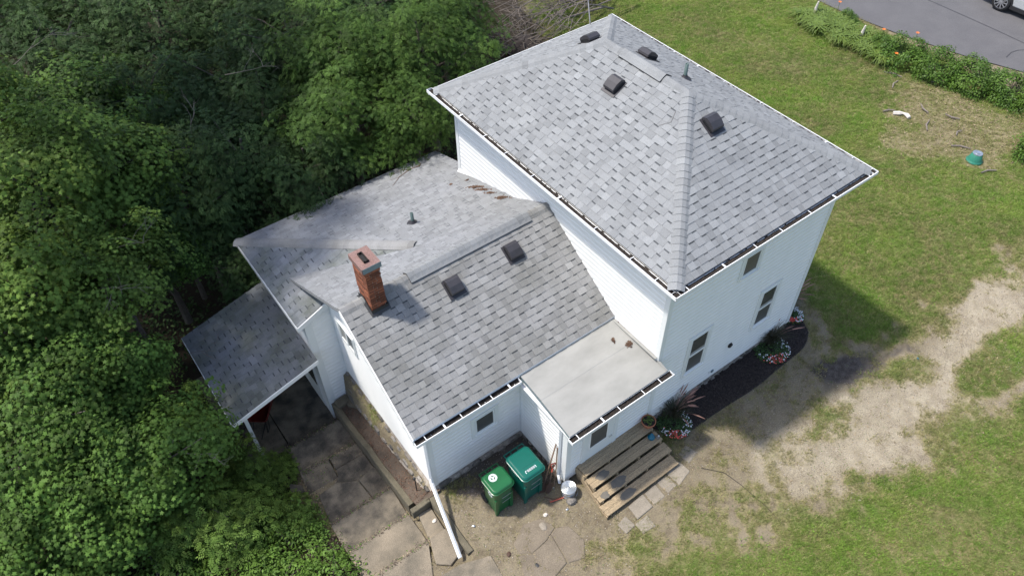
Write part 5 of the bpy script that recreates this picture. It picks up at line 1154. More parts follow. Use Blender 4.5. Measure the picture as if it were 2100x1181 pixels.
def leaves(P_, Nn, Dd, S_, tpl):
    Nn = nrmz(Nn); Dd = nrmz(Dd-Nn*(Dd*Nn).sum(1, keepdims=True)); X = np.cross(Dd, Nn)
    T, F = tpl; k = len(T); n_ = len(P_)
    V = P_[:,None]+S_[:,None,None]*(X[:,None]*T[None,:,0,None]+Dd[:,None]*T[None,:,1,None]+Nn[:,None]*T[None,:,2,None])
    FF = (F[None]+(np.arange(n_)*k)[:,None,None]).reshape(-1,3)
    return V.reshape(-1,3), FF, len(F)
def crown_mesh(seed, R, H, nsp, lps, ls, tpl, rs0=.42, inner=.55, low=-.35, lump=.35, updir=1.2, tmean=.5, tips=0):
    g = np.random.default_rng(seed)
    d = nrmz(g.normal(size=(nsp*3,3))); d = d[d[:,2] > low][:nsp]; nsp = len(d)
    lobes = nrmz(g.normal(size=(13,3))+np.array([0,0,.6])); lob = np.max(d@lobes.T, 1)
    hol = np.sin(d[:,0]*5.1+seed)+np.sin(d[:,1]*6.3+seed*2)+np.sin(d[:,2]*5.7+seed*3)+g.normal(0,.5,nsp)
    k_ = hol > -.75; d = d[k_]; lob = lob[k_]; nsp = len(d)
    rad = (1-lump)+lump*sstep(lob,.55,.95)+.30*sstep(lob,.94,1.0); fr = g.uniform(inner,1,nsp)**.6
    C_ = d*np.array([R,R,H])*(rad*fr)[:,None]
    sn = nrmz(d*np.array([1,1,.7])+np.array([0,0,updir])+g.normal(0,.28,(nsp,3)))
    srad = rs0*g.uniform(.6,1.2,nsp)
    idx = np.repeat(np.arange(nsp), lps); n_ = len(idx)
    r = np.sqrt(g.random(n_)); a = g.uniform(0,6.283,n_)
    t1 = nrmz(np.cross(sn, np.array([.3,.8,.1]))); t2 = np.cross(sn, t1)
    od = t1[idx]*np.cos(a)[:,None]+t2[idx]*np.sin(a)[:,None]
    rr = r*srad[idx]*g.uniform(.7,1.25,n_)
    P_ = C_[idx]+od*rr[:,None]*np.array([1,1,1])+sn[idx]*(g.normal(0,.03,n_)-.30*rr**2/ srad[idx])[:,None]
    Nn = sn[idx]+od*(.55*r)[:,None]+g.normal(0,.33,(n_,3))
    Dd = od+g.normal(0,.5,(n_,3))-np.array([0,0,.25])
    S_ = ls*g.uniform(.6,1.2,n_)
    V, F, k = leaves(P_, Nn, Dd, S_, tpl)
    st_ = np.clip(g.normal(tmean,.2,nsp),0,1)[idx]; tone = np.clip(st_+g.normal(0,.16,n_),0,1); tone = np.where(g.random(n_) < .02, 1., tone)
    return V, F, np.repeat(tone,k), C_
def limb_mesh(seed, C_, H, base=-3, r0=.13, nl=16):
    g = random.Random(seed); mb = MB(); top = Vector((0,0,H*.5))
    pts = [Vector((0,0,base))]; 
    for i in range(1,7): t = i/6; pts.append(Vector((g.uniform(-.1,.1)*t*2, g.uniform(-.1,.1)*t*2, base+(H*.6-base)*t)))
    mb.tube(pts,[r0*(1-.8*i/6) for i in range(7)],8)
    for c in g.sample(list(range(len(C_))), min(nl, len(C_))):
        c = Vector(C_[c]); s = pts[g.choice([3,4,5])]; m_ = s.lerp(c,.5)+Vector((g.uniform(-.1,.1),g.uniform(-.1,.1),.12))
        mb.tube([s,m_,c],[r0*.3,r0*.17,.008],5)
    return mb
def make_tree(name, seed, R, H, nsp, lps, ls, tpl, lm, label, loc, rz=0, sc=1, **kw):
    root = empty(name, loc, label, 'tree', None, rz); root.scale = (sc,sc,sc)
    V, F, tone, C_ = crown_mesh(seed, R, H, nsp, lps, ls, tpl, **kw)
    cr_ = npmesh('crown', V, F, lm, tone=tone, parent=root)
    tr = limb_mesh(seed, C_, H).build('trunk', M['bark'], root)
    return root, [(cr_,[]),(tr,[])]
# prototypes (centre of the crown is the thing's origin height; trunks reach below ground level)
def tree_set(protos, spots):
    for i,(pi, x, y, ztop, sc, rz, label) in enumerate(spots):
        P_ = protos[pi]; loc = (x, y, ztop-P_['H']*sc)
        if not P_.get('root'):
            P_['root'], P_['kids'] = make_tree(P_['name'], P_['seed'], P_['R'], P_['H'], P_['nsp'], P_['lps'], P_['ls'], P_['tpl'], P_['m'], label, loc, rz, sc, **P_.get('kw',{}))
        else: copy_tree(P_['root'], P_['kids'], loc, rz, sc, label)
PR = {
 'mapleA': dict(name='maple_tree', seed=1, R=1.9, H=1.9, nsp=370, lps=54, ls=.092, tpl=MAPLE, m=M['leaf_maple'], kw=dict(rs0=.42, lump=.5, inner=.4)),
 'mapleB': dict(name='maple_tree', seed=2, R=1.5, H=1.3, nsp=230, lps=54, ls=.092, tpl=MAPLE, m=M['leaf_maple'], kw=dict(rs0=.38, lump=.55, inner=.4)),
 'mapleC': dict(name='maple_tree', seed=3, R=1.9, H=1.7, nsp=330, lps=54, ls=.092, tpl=MAPLE, m=M['leaf_maple2'], kw=dict(rs0=.42, lump=.5, inner=.4)),
 'ashA': dict(name='ash_tree', seed=4, R=1.9, H=1.7, nsp=330, lps=34, ls=.125, tpl=PINN, m=M['leaf_ash'], kw=dict(rs0=.40, lump=.55, inner=.4)),
 'ashB': dict(name='ash_tree', seed=5, R=1.7, H=1.6, nsp=300, lps=32, ls=.125, tpl=PINN, m=M['leaf_ashb'], kw=dict(rs0=.36, lump=.55, inner=.4)),
 'ashC': dict(name='ash_tree', seed=6, R=1.5, H=1.3, nsp=240, lps=32, ls=.12, tpl=PINN, m=M['leaf_ash'], kw=dict(rs0=.38, lump=.6, inner=.35)),
}
tree_set(PR, [
 ('mapleA',-8.3,10.6,5.5,1.15,0,'big bright maple filling the left edge of the wood'),
 ('mapleA',-9.0,13.6,5.4,1.1,1.3,'maple crown in the very upper left corner of the wood'),
 ('mapleA',-9.6,7.9,4.9,1.1,2.4,'bright maple crown on the left edge halfway down the wood'),
 ('mapleB',-8.0,8.2,4.1,.9,.7,'small bright maple in front of the big left maple'),
 ('mapleB',-7.0,11.2,4.6,1.1,2.2,'maple with outstretched sprays right of the big left maple'),
 ('mapleC',-7.0,13.9,4.3,1.15,.5,'deep green maple near the top left of the wood'),
 ('mapleC',-9.3,6.9,3.3,.85,3.9,'deep green maple in the middle of the left wood'),
 ('mapleC',-10.4,6.7,3.3,1.05,5.0,'deep green maple low on the left edge of the wood'),
 ('mapleB',-8.45,6.8,2.1,.6,4.4,'rounded bright maple crown left of the carport roof'),
 ('mapleB',-8.15,5.5,1.5,.5,1.0,'small bright maple just below the carport roof corner'),
 ('mapleC',-9.0,4.9,2.4,.9,1.9,'shaded maple left of the small bright maples'),
 ('mapleC',-10.5,5.1,1.9,.9,3.1,'shaded maple in the lower left of the wood'),
 ('ashC',-6.9,9.9,2.8,.85,.4,'loose leaved ash above the carport roof'),
 ('mapleC',-6.3,9.9,2.5,.60,2.8,'deep green maple touching the rear roof corner'),
 ('ashA',-5.4,14.3,4.2,1.0,0,'dark ash at the top of the wood, second from the left corner'),
 ('ashA',-5.6,10.9,3.5,1.05,1.1,'dark bluish ash in the middle of the upper wood'),
 ('ashA',-3.6,14.6,3.6,1.05,2.2,'dark ash along the top edge left of centre'),
 ('ashC',-4.1,10.7,3.9,1.15,3.3,'dark ash with pale sprays above the rear roof'),
 ('ashA',-2.3,13.2,4.0,1.1,4.3,'dark ash along the top edge of the wood at centre'),
 ('ashC',-2.9,9.6,3.5,.95,5.0,'dark ash hanging over the rear roof edge'),
 ('ashC',-4.8,9.1,2.3,.8,.9,'low dark ash behind the long rear eave'),
 ('ashB',-1.4,9.9,4.4,.95,0,'bright ash behind the middle of the rear roof'),
 ('ashB',-.5,11.6,5.2,1.05,1.5,'tall bright ash at the top edge right of centre'),
 ('ashB',1.6,10.9,5.0,1.05,2.9,'tall bright ash nearest the upper roof at the top edge'),
 ('ashB',.1,9.35,4.0,.75,4.1,'small bright ash beside the left corner of the upper roof'),
 ('ashB',3.4,12.9,4.6,.95,.6,'bright ash standing by the heap of bare branches'),
 ('ashA',-.9,14.3,4.6,1.0,5.4,'dark ash on the top edge between the tall bright ones'),
 ('ashA',-7.2,17.0,4.0,1.1,3.0,'dark ash furthest back at the upper left'),
 ('ashA',1.6,14.4,4.7,1.0,.8,'dark ash furthest back above the bright ones'),
 ('ashA',4.2,15.8,4.0,1.0,1.9,'dark ash furthest back near the bare branches'),
 ('mapleC',-11.5,9.6,4.4,1.1,1.4,'deep green maple cut by the left edge of the photo'),
 ('mapleC',-11.9,5.2,1.9,.9,.4,'deep green maple cut by the lower left edge'),
 ('mapleC',-9.9,9.2,12.0,.95,1,'very tall maple rising beyond the left edge that shades the carport'),
 ('ashA',-8.9,13.6,13.0,1.3,0,'very tall ash beyond the upper left corner that shades the dark wood'),
 ('ashA',-6.6,15.6,14.2,1.3,2,'very tall ash beyond the top edge of the wood'),
 ('ashA',-8.2,11.0,14.6,0.85,4,'tallest ash beyond the corner that dapples the rear roof'),
 ('mapleC',-10.6,7.1,12.2,0.8,4,'tall slim maple beyond the left edge that shades the upper slabs'),
 ('ashC',-9.6,19.5,4.0,1.3,1,'back row ash at far left of the wood'),
 ('ashC',-6.2,18.3,4.4,1.3,2,'back row ash second from far left'),
 ('ashC',-3.6,17.8,4.2,1.3,3,'back row ash third from far left'),
 ('ashC',-1.0,17.6,4.5,1.3,4,'back row ash behind the centre of the wood'),
 ('ashC',1.9,17.8,4.6,1.3,5,'back row ash right of centre'),
 ('ashC',4.6,18.6,4.5,1.2,6,'back row ash above the bare branches'),
 ('ashA',-8.0,22.5,4.8,1.3,1.5,'last row ash at the left of the top edge'),
 ('ashA',-4.2,21.8,4.8,1.3,2.5,'last row ash second along the top edge'),
 ('ashA',-0.6,21.4,5.0,1.3,3.5,'last row ash third along the top edge'),
 ('ashA',3.0,21.6,5.0,1.3,4.5,'last row ash fourth along the top edge'),
 ('ashA',-12.2,20.5,5.0,1.3,5.5,'last row ash beyond the left corner'),
 ('ashA',-6.3,26.5,5.4,1.4,0.5,'ash tree standing hindmost on the left of the wood'),
 ('ashA',-1.8,26,5.4,1.4,1.1,'ash tree standing hindmost on the right of the wood'),
])
# bushes and saplings in the lower left
def make_bush(name, seed, R, H, nsp, lps, ls, tpl, lm, label, loc, cat, rz=0, sc=1, **kw):
    root = empty(name, loc, label, cat, None, rz); root.scale = (sc,sc,sc)
    V, F, tone, C_ = crown_mesh(seed, R, H, nsp, lps, ls, tpl, low=-.05, **kw); cr_ = npmesh('foliage', V, F, lm, tone=tone, parent=root)
    g = random.Random(seed); mb = MB()
    for k in range(10):
        c = Vector(C_[g.randrange(len(C_))]); mb.tube([(g.uniform(-.05,.05),g.uniform(-.05,.05),-.4),(c.x*.4,c.y*.4,c.z*.6),c*1.02],[.014,.01,.004],4)
    st_ = mb.build('stems', M['bark'], root); return root, [(cr_,[]),(st_,[])]
BU = {
 'bramble': dict(seed=31, R=.85, H=.55, nsp=95, lps=34, ls=.085, tpl=OVATE, lm=M['leaf_bramble'], kw=dict(rs0=.22, lump=.4, inner=.6)),
 'elder': dict(seed=32, R=.8, H=.8, nsp=70, lps=22, ls=.15, tpl=PINN, lm=M['leaf_maple'], kw=dict(rs0=.30, lump=.5)),
 'hedge': dict(seed=33, R=.85, H=.95, nsp=170, lps=44, ls=.085, tpl=OVATE, lm=M['leaf_hedge'], kw=dict(rs0=.26, lump=.3, inner=.7)),
}
def bushes(key, name, cat, spots):
    B = BU[key]
    for x, y, z, sc, rz, lb in spots:
        if not B.get('root'): B['root'], B['kids'] = make_bush(name, B['seed'], B['R'], B['H'], B['nsp'], B['lps'], B['ls'], B['tpl'], B['lm'], lb, (x,y,z), cat, rz, sc if not isinstance(sc, tuple) else 1, **B['kw'])
        else: copy_tree(B['root'], B['kids'], (x,y,z), rz, sc, lb)
bushes('bramble','bramble_bush','bush',[
 (-7.15,1.15,-.55,.85,0,'bright bramble reaching the slabs at the bottom of the photo'),(-7.35,2.35,-.85,.95,1,'bramble beside the broken slabs'),(-7.95,1.9,-.7,1.0,2,'bramble mound left of the one beside the broken slabs'),
 (-8.0,.9,-.45,1.0,3,'bright bramble on the bottom edge left of the slabs'),(-8.7,2.7,-.9,1.1,4,'bramble mound in the middle of the lower left thicket'),(-9.1,1.6,-.7,1.1,5,'bramble on the bottom edge further left'),
 (-9.9,3.2,-.9,1.15,.5,'bramble under the shaded maples'),(-10.3,2.1,-.8,1.1,1.5,'bramble at the bottom edge near the left corner'),(-11.2,3.8,-.9,1.2,2.5,'bramble in the lower left corner'),
 (-7.3,3.4,-1.15,.8,3.5,'bramble at the carport side of the slabs'),(-8.4,3.7,-1.2,1.0,4.5,'shaded bramble behind the saplings'),(-7.0,.25,-.35,.62,5.5,'low bramble tuft nearest the front slab'),(-11.6,2.6,-.8,1.1,.2,'leafy bramble beyond the lower left corner')])
bushes('elder','box_elder_sapling','sapling',[(-7.55,4.75,-.75,.85,0,'leafy sapling growing around the carport post'),(-7.0,4.55,-1.1,.62,1.7,'small sapling poking over the dark slab by the post'),(-8.1,3.4,-.35,1.0,2.6,'sapling with long arching shoots in the thicket'),
 (-7.15,3.15,-.85,.7,3.9,'sapling leaning out toward the long slab'),(-8.9,4.1,-.2,1.0,5.1,'tall sapling left of the arching one')])
bushes('hedge','hedge_shrub','shrub',[(17.1,5.35,0,.95,0,'first rounded shrub of the road hedge beside the daylilies'),(17.35,4.25,.0,.95,1,'second rounded shrub of the road hedge'),(17.7,3.15,0,1.0,2,'third and tallest shrub of the road hedge'),(18.0,2.1,0,1.0,3,'fourth shrub of the road hedge, leaning to the lawn'),
 (18.1,1.0,0,1.0,4,'yellow green shrub of the road hedge at the photo edge'),(18.5,-.1,0,1.0,5,'last shrub of the road hedge beyond the photo edge'),(15.9,-.35,.0,1.0,.7,'dark shrub on the right photo edge below the hedge'),(17.25,6.3,.0,.6,2.0,'small tuft shrub at the hedge end among the daylilies'),(18.0,8.3,.0,.45,2.0,'upright weed at the road edge above the daylilies')])
# compound-leaf undergrowth
def ground_leaves(name, poly, n_, ls, tpl, m, seed, h=.25, parent=None):
    g = np.random.default_rng(seed); xs = [p[0] for p in poly]; ys = [p[1] for p in poly]
    P_ = np.stack([g.uniform(min(xs),max(xs),n_*3),g.uniform(min(ys),max(ys),n_*3)],1); P_ = P_[sdist(poly,P_[:,0],P_[:,1]) > 0]
    P_ = P_[fbm(P_[:,0],P_[:,1],.6,seed) > .42][:n_]; k = len(P_)
    z = ground_z(P_[:,0],P_[:,1])+g.uniform(.02,h,k)*fbm(P_[:,0],P_[:,1],.5,seed+3)*1.6; C_ = np.concatenate([P_,z[:,None]],1)
    a = g.uniform(0,6.283,k); V, F, q = leaves(C_, np.array([0,0,1])+g.normal(0,.35,(k,3)), np.stack([np.cos(a),np.sin(a),-.2+0*a],1), ls*g.uniform(.6,1.2,k), tpl)
    return tag(npmesh(name, V, F, m, tone=np.repeat(np.clip(g.normal(.5,.2,k),0,1),q), parent=parent), kind='stuff')
ground_leaves('undergrowth', [(-13,-1),(-6.75,-.8),(-6.7,2),(-6.9,4.4),(-7.6,5.5),(-7.6,9),(-13,11)], 14000, .085, OVATE, M['leaf_bramble'], 51, .5)
ground_leaves('forest_undergrowth', [(-13,9),(-5.4,8.7),(3,8.8),(6.2,13),(7,22),(-13,24)], 26000, .13, OVATE, M['leaf_ash'], 52, .8)
ground_leaves('clover_patch', [(-2.2,-7),(-1.2,-2.6),(1.2,-3.7),(2.4,-4.4),(8,-4.7),(13,-5),(13,-8)], 9000, .042, OVATE, M['leaf_weed'], 53, .07)
ground_leaves('lawn_weeds', [(4.8,-.8),(6.8,-1.9),(13,-2),(18,1),(17,12),(8,16),(5.2,10)], 9000, .040, OVATE, M['leaf_weed'], 54, .05)
ground_leaves('yard_weeds', [(-4.5,1.3),(-4.0,.2),(-4.3,-1.5),(-1.0,-1.6),(1.,-.9),(4.6,-.8),(6,-2),(3,-4.2),(-2,-3.5),(-5,-3)], 700, .03, OVATE, M['leaf_hedge'], 55, .04)
# thin bare twigs sticking out of the crowns
tw = MB(); g = random.Random(9)
def twig(mb, p, d, L_, r, dep):
    pts = [Vector(p)]; d = Vector(d).normalized()
    for i in range(5): d = (d+Vector((g.uniform(-.3,.3),g.uniform(-.3,.3),g.uniform(-.2,.25)))).normalized(); pts.append(pts[-1]+d*L_/5)
    mb.tube(pts,[r*(1-.16*i) for i in range(6)],4)
    if dep:
        for k in range(3): i = g.choice([2,3,4]); twig(mb, pts[i], d+Vector((g.uniform(-1,1),g.uniform(-1,1),g.uniform(-.4,.5))), L_*.55, r*.55, dep-1)
for i,(p,d,L_,lb) in enumerate([((-7.35,7.2,.9),(.6,-.5,.6),1.0,'bare forked branch leaning over the outer carport roof corner'),((-7.6,8.6,3.3),(.9,-.3,.2),1.3,'bare grey branch among the maple crowns above the carport'),((-8.2,7.4,3.5),(.6,-.8,.1),1.0,'bent bare twigs in the gap between the left maples'),
    ((-7.7,14.2,4.9),(.9,.1,.3),1.5,'dead branch fork near the top left of the wood'),((-5.0,10.6,3.9),(.2,-.3,.9),.8,'short bare twig standing in the dark upper wood'),((-3.4,12.5,3.9),(.7,-.5,.3),1.3,'pale bare branch in the dark wood right of the upper middle'),((-8.4,4.3,1.7),(.2,-.9,-.1),.9,'thin hanging twig in the thicket left of the post')]):
    mb = MB(); twig(mb, (0,0,0), d, L_, .011, 2); o = mb.build('bare_branch', M['deadwood']); o.location = p; tag(o, lb, 'branch')
# heap of bare branches and root mass beyond the tall roof
bp_ = empty('brush_pile', (10.2,14.6,0), 'heap of long bare grey branches lying on the lawn behind the house', 'brush pile')
g = random.Random(14)
for k in range(24):
    mb = MB(); s = Vector((g.uniform(1.2,2.6),g.uniform(-.6,1.4),g.uniform(.1,.5))); e_ = Vector((g.uniform(-4.2,-1.5),g.uniform(-1.6,2.4),g.uniform(.2,1.0))); m_ = s.lerp(e_,.5)+Vector((g.uniform(-.2,.2),g.uniform(-.4,.4),g.uniform(.1,.5)))
    pts = [s, s.lerp(m_,.5)+Vector((0,g.uniform(-.1,.1),.05)), m_, m_.lerp(e_,.5)+Vector((0,g.uniform(-.2,.2),.05)), e_]; r0 = g.uniform(.018,.05); mb.tube(pts,[r0,r0*.8,r0*.6,r0*.4,.01],6)
    for q in range(5): c = pts[g.choice([2,3])]; twig(mb, c, (-.8,g.uniform(-1,1),g.uniform(-.1,.5)), g.uniform(.6,1.5), r0*.35, 1)
    mb.build('branch', M['deadwood'], bp_)
rw = empty('root_mass', (7.3,14.0,0), 'dark upturned heap of roots and dirt at the end of the bare branches', 'root heap')
mb = MB(); n_ = 14; loft(mb,[[(1.1*k*math.cos(6.283*i/n_)*g.uniform(.8,1.2),1.0*k*math.sin(6.283*i/n_)*g.uniform(.8,1.2),z) for i in range(n_)] for z,k in ((-.1,1.1),(.3,1),(.6,.75),(.85,.35))]); mb.v = [(x*.6,y*.6,z*.6) for x,y,z in mb.v]; mb.build('dirt', M['mulch'], rw)
mb = MB()
for k in range(170): a = g.uniform(0,6.283); q_ = g.uniform(.1,1.1); twig(mb,(q_*math.cos(a),q_*math.sin(a),g.uniform(.05,.6)),(math.cos(a),math.sin(a),g.uniform(0,1)),g.uniform(.4,.9),.02,0)
mb.build('roots', M['bark'], rw)
# ---- daylilies
def lily(seed, nb=75, R=.32, H=.55):
    g = np.random.default_rng(seed); V = []; F = []; t = []
    for k in range(nb):
        a = g.uniform(0,6.283); b = np.array([g.normal(0,.08),g.normal(0,.08),0]); L_ = g.uniform(.5,.85); d = np.array([math.cos(a),math.sin(a),0]); s = np.array([-d[1],d[0],0])*.016; o_ = len(V)
        for i in range(5): q = i/4; p = b+d*L_*.62*q**1.4+np.array([0,0,H*(1.9*q-1.5*q*q)]); wd = s*(1-.85*q**2); V += [p-wd, p+wd]
        for i in range(4): F += [(o_+2*i,o_+2*i+1,o_+2*i+3),(o_+2*i,o_+2*i+3,o_+2*i+2)]; t += [g.random()*.5+.25]*2
    return np.array(V), np.array(F), t
lroot = None
LS = []; gg = random.Random(5)
for i in range(34):
    y = 5.6+4.0*((i*0.618) % 1); x = np.interp(y,[5.6,6.5,7.7,9.4],[16.75,16.7,16.5,16.85])+gg.uniform(-.35,.9); LS.append((float(x),y))
LS.sort(key=lambda p: p[1])
V, F, t = lily(61); m_lily = None
for i,(x,y) in enumerate(LS):
    if m_lily is None:
        r = empty('daylily_clump',(x,y,0),'','daylily'); lf = npmesh('blades', V, F, M['leaf_lily'], tone=t, parent=r); m_lily = (r,lf)
    else:
        r = m_lily[0].copy(); COL.objects.link(r); d = m_lily[1].copy(); COL.objects.link(d); d.parent = r; r.location = (x,y,0)
    r.rotation_euler.z = gg.uniform(0,6); s = gg.uniform(.8,1.15); r.scale = (s,s,s); r['label'] = 'arching green daylily clump in the bed between lawn and road'; r['group'] = 'daylilies along the road'
def lilyflower(x,y,z,lb):
    r = empty('daylily_flower',(x,y,0),lb,'flower'); mb = MB(); mb.tube([(-.05,-.05,.1),(0,0,z)],.008,4); mb.build('stalk', M['leaf_lily'], r); mb = MB(); q = 6
    for k in range(q): a = 6.283*k/q; mb.add([(0,0,z-.02),(.05*math.cos(a-.4),.05*math.sin(a-.4),z+.03),(.07*math.cos(a),.07*math.sin(a),z+.02),(.05*math.cos(a+.4),.05*math.sin(a+.4),z+.03)],[(0,1,2,3)])
    mb.build('petals', M['petal_orange'], r)
for x,y,lb in [(17.6,8.6,'orange daylily bloom nearest the road at the left end'),(17.2,6.45,'orange daylily bloom in the middle of the bed'),(17.15,5.75,'orange daylily bloom close to the hedge on the road side'),(16.2,5.25,'lone orange daylily bloom on the lawn side by the hedge'),(17.9,5.6,'pale orange bloom at the hedge end by the road'),(17.3,9.3,'small orange bloom in the far corner of the daylilies')]: lilyflower(x,y,.75,lb)
# ---- fountain grass with bedding flowers
def fountain(loc, label, seed, sc, ang, flab):
    g = np.random.default_rng(seed); r = empty('fountain_grass', loc, label, 'ornamental grass'); r.scale = (sc,sc,sc); V=[];F=[];t=[]
    for k in range(330):
        a = g.uniform(0,6.283); b = np.array([g.normal(0,.03),g.normal(0,.03),0]); L_ = g.uniform(.15,.42); d = np.array([math.cos(a),math.sin(a),0]); s = np.array([-d[1],d[0],0])*.0045; o_=len(V); H=g.uniform(.35,.62)
        for i in range(5): q=i/4; p=b+d*L_*q**1.6+np.array([0,0,H*(1.5*q-.75*q*q)]); wd=s*(1-.8*q); V+=[p-wd,p+wd]
        for i in range(4): F += [(o_+2*i,o_+2*i+1,o_+2*i+3),(o_+2*i,o_+2*i+3,o_+2*i+2)]; t += [g.random()]*2
    npmesh('blades', V, F, M['grassblade_dark'], tone=t, parent=r)
    gr = random.Random(seed)
    for k in range(20):
        a = ang+gr.gauss(0,.8); d = Vector((math.cos(a),math.sin(a),0)); L_ = gr.uniform(.32,.60); H=gr.uniform(.5,.72)
        pt = [d*L_*q**1.5+Vector((0,0,H*(1.5*q-.72*q*q))) for q in (0,.3,.55,.72,.86,1)]
        mb = MB(); mb.tube(pt[:4],.0025,3); mb.tube(pt[3:],[.009,.012,.003],5,t=gr.random()); mb.build('plume', M['plume'], r)
    return r
def bedding(loc, label, seed, R, red_ang, arc=(0,6.283)):
    g = np.random.default_rng(seed); r = empty('bedding_flowers', loc, label, 'flowers'); k = 1500
    a = g.uniform(arc[0],arc[1],k); rad = R*np.sqrt(g.uniform(.02,1,k)); P_ = np.stack([rad*np.cos(a),rad*np.sin(a),.04+.07*g.random(k)],1)
    V,F,q = leaves(P_, np.array([0,0,1])+g.normal(0,.5,(k,3)), g.normal(size=(k,3)), .04*g.uniform(.6,1.2,k), OVATE); npmesh('leaves', V, F, M['flower_leaf'], tone=np.repeat(g.random(k),q), parent=r)
    for nm,m_,cond,n_ in (('white_blossoms',M['petal_white'],False,150),('red_blossoms',M['petal_red'],True,60)):
        mb = MB()
        for _ in range(n_):
            a_ = g.normal(red_ang,.38) if cond else g.uniform(arc[0],arc[1])
            if not cond and abs((a_-red_ang+math.pi)%(2*math.pi)-math.pi) < .35 and g.random() < .8: continue
            rr_ = R*math.sqrt(g.uniform(.25,1.1)); c = np.array([rr_*math.cos(a_),rr_*math.sin(a_),.11+.03*g.random()]); s_ = g.uniform(.013,.021); tl = g.normal(0,.3,2); a0 = g.uniform(0,6.28); n5 = 5
            if not cond and math.sin(a_)*.8+math.cos(a_)*-.2 > .35: continue
            pts=[tuple(c)]
            for j in range(10): rr2 = s_*(1 if j%2 else .6); x_,y_=rr2*math.cos(a0+j*.628),rr2*math.sin(a0+j*.628); pts.append((c[0]+x_,c[1]+y_,c[2]+x_*tl[0]+y_*tl[1]+.004))
            mb.add(pts,[(0,1+j,1+(j+1)%10) for j in range(10)])
        mb.build(nm, m_, r)
    return r
fountain((.62,-.22,.04),'fountain grass with pink brown plumes beside the wooden steps',71,1.25,-.2,'')
bedding((.50,-.40,.04),'white and coral bedding flowers at the foot of the fountain grass beside the steps',72,.38,4.1)
fountain((3.92,-.14,.04),'fountain grass in the middle of the mulch bed under the right window',73,1.25,.9,'')
bedding((3.78,-.30,.04),'ring of white and coral bedding flowers under the right window',74,.42,4.3)
fountain((5.10,.42,.02),'fountain grass with silky plumes around the far house corner',75,1.25,.3,'')
bedding((5.02,.10,.03),'small patch of white and red flowers at the far house corner',76,.26,3.9)
# ---- grass blades over the lawn
def tuft(seed, nb, h, sp):
    g = np.random.default_rng(seed); V=[];F=[]
    for k in range(nb):
        a = g.uniform(0,6.283); b = np.array([g.normal(0,sp),g.normal(0,sp),-.004]); d = np.array([math.cos(a),math.sin(a),0]); s = np.array([-d[1],d[0],0])*g.uniform(.0022,.004); hh = h*g.uniform(.5,1.1); ln = hh*g.uniform(.3,1.1); o_=len(V)
        V += [b-s,b+s,b+d*ln*.4+np.array([0,0,hh*.7])+s*.8,b+d*ln*.4+np.array([0,0,hh*.7])-s*.8,b+d*ln+np.array([0,0,hh])]; F += [(o_,o_+1,o_+2),(o_,o_+2,o_+3),(o_+3,o_+2,o_+4)]
    return V, F
gmA = bpy.data.materials.new('grass_blade'); gmA.use_nodes = True; N = gmA.node_tree; n = N.nodes; L = N.links; n.clear()
out = n.new('ShaderNodeOutputMaterial'); bs = n.new('ShaderNodeBsdfPrincipled'); bs.inputs['Roughness'].default_value = .55; bs.inputs['Specular IOR Level'].default_value = .2
geo = n.new('ShaderNodeNewGeometry')
def gnoise(sc):
    a = n.new('ShaderNodeTexNoise'); a.inputs['Scale'].default_value = sc; a.inputs['Detail'].default_value = 4; L.new(geo.outputs['Position'], a.inputs['Vector']); return a.outputs['Fac']
oi = n.new('ShaderNodeObjectInfo')
c1 = mixc(mrange(gnoise(1.3), .38, .62), (.140,.250,.034), (.205,.275,.056))
c1 = mixc(mrange(gnoise(.35), .40, .60), c1, mixc(mrange(gnoise(5), .4, .6), (.22,.22,.09), (.125,.20,.036)))
c1 = mixc(mrange(oi.outputs['Random'], .86, .93), c1, (.30,.255,.13))
da = n.new('ShaderNodeAttribute'); da.attribute_type = 'INSTANCER'; da.attribute_name = 'dry'
c1 = mixc(da.outputs['Fac'], c1, (.27,.235,.115))
vm = n.new('ShaderNodeVectorMath'); vm.operation = 'SCALE'; L.new(c1, vm.inputs[0]); L.new(mrange(oi.outputs['Random'], 0, .86, .72, 1.45), vm.inputs['Scale'])
L.new(vm.outputs[0], bs.inputs['Base Color']); tr = n.new('ShaderNodeBsdfTranslucent'); L.new(vm.outputs[0], tr.inputs[0]); ms = n.new('ShaderNodeMixShader'); ms.inputs[0].default_value = .3
L.new(bs.outputs[0], ms.inputs[1]); L.new(tr.outputs[0], ms.inputs[2]); L.new(ms.outputs[0], out.inputs[0])
g = np.random.default_rng(77); n_ = 420000
X = g.uniform(-6,19,n_); Y = g.uniform(-8,17.5,n_)
# only where the lawn can be seen from the drone's side of the house
fwd = (X-CP.x)*CF.x+(Y-CP.y)*CF.y-CP.z*CF.z; px = ((X-CP.x)*CR.x+(Y-CP.y)*CR.y-CP.z*CR.z)/fwd; py = ((X-CP.x)*CU.x+(Y-CP.y)*CU.y-CP.z*CU.z)/fwd
keep = (abs(px) < .74) & (abs(py) < .44) & (g.random(n_) < grass_mask(X, Y)) & (sdist([(-4.4,1.5),(0,0),(W,0),(W,LL),(-4.4,9)], X, Y) < 0)
X, Y = X[keep], Y[keep]; print('tufts', len(X))
Zg = ground_z(X, Y)
me = bpy.data.meshes.new('lawn_grass'); me.vertices.add(len(X)); me.vertices.foreach_set('co', np.stack([X,Y,Zg],1).astype(np.float32).ravel())
a = me.attributes.new('rz','FLOAT','POINT'); a.data.foreach_set('value', g.uniform(0,6.283,len(X)).astype(np.float32))
a = me.attributes.new('sc','FLOAT','POINT'); a.data.foreach_set('value', (g.uniform(.55,1.25,len(X))*(.7+.6*fbm(X,Y,1.2,61))).astype(np.float32))
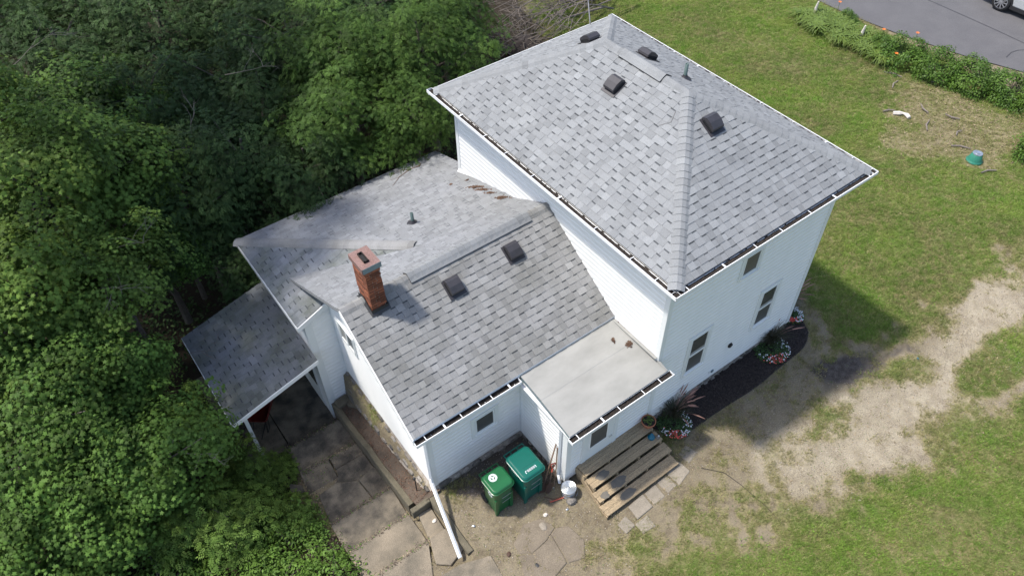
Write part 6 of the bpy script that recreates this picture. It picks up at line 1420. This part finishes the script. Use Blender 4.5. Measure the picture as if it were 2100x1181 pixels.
gmk = grass_mask(X, Y); a = me.attributes.new('dry','FLOAT','POINT'); a.data.foreach_set('value', np.clip((.88-gmk)*1.1+(fbm(X,Y,2.2,81)-.5)*1.3*sstep(-X-.5*Y,-9,-1)+(g.random(len(X)) < .12)*.5, 0, .9).astype(np.float32))
lawn = bpy.data.objects.new('lawn_grass', me); COL.objects.link(lawn); lawn['kind'] = 'stuff'
tv, tf = tuft(3, 14, .062, .032); tme = bpy.data.meshes.new('grass_tuft'); tme.from_pydata([tuple(v) for v in tv], [], tf); tme.materials.append(gmA); tme.update()
tob = bpy.data.objects.new('grass_tuft', tme); COL.objects.link(tob); tob.location = (-3.0, -1.9, 0); tob['kind'] = 'stuff'
ng = bpy.data.node_groups.new('scatter_grass', 'GeometryNodeTree'); ng.interface.new_socket('Geometry', in_out='INPUT', socket_type='NodeSocketGeometry'); ng.interface.new_socket('Geometry', in_out='OUTPUT', socket_type='NodeSocketGeometry')
q = ng.nodes; gi = q.new('NodeGroupInput'); go_ = q.new('NodeGroupOutput'); mp = q.new('GeometryNodeMeshToPoints'); ip = q.new('GeometryNodeInstanceOnPoints'); ob = q.new('GeometryNodeObjectInfo'); ob.inputs['Object'].default_value = tob
a1 = q.new('GeometryNodeInputNamedAttribute'); a1.data_type = 'FLOAT'; a1.inputs['Name'].default_value = 'rz'; a2 = q.new('GeometryNodeInputNamedAttribute'); a2.data_type = 'FLOAT'; a2.inputs['Name'].default_value = 'sc'
cx3 = q.new('ShaderNodeCombineXYZ'); er = q.new('FunctionNodeEulerToRotation')
LK = ng.links.new
LK(gi.outputs[0], mp.inputs[0]); LK(mp.outputs[0], ip.inputs['Points']); LK(ob.outputs['Geometry'], ip.inputs['Instance']); LK(a1.outputs[0], cx3.inputs[2]); LK(cx3.outputs[0], er.inputs[0]); LK(er.outputs[0], ip.inputs['Rotation']); LK(a2.outputs[0], ip.inputs['Scale']); LK(ip.outputs[0], go_.inputs[0])
md = lawn.modifiers.new('scatter', 'NODES'); md.node_group = ng
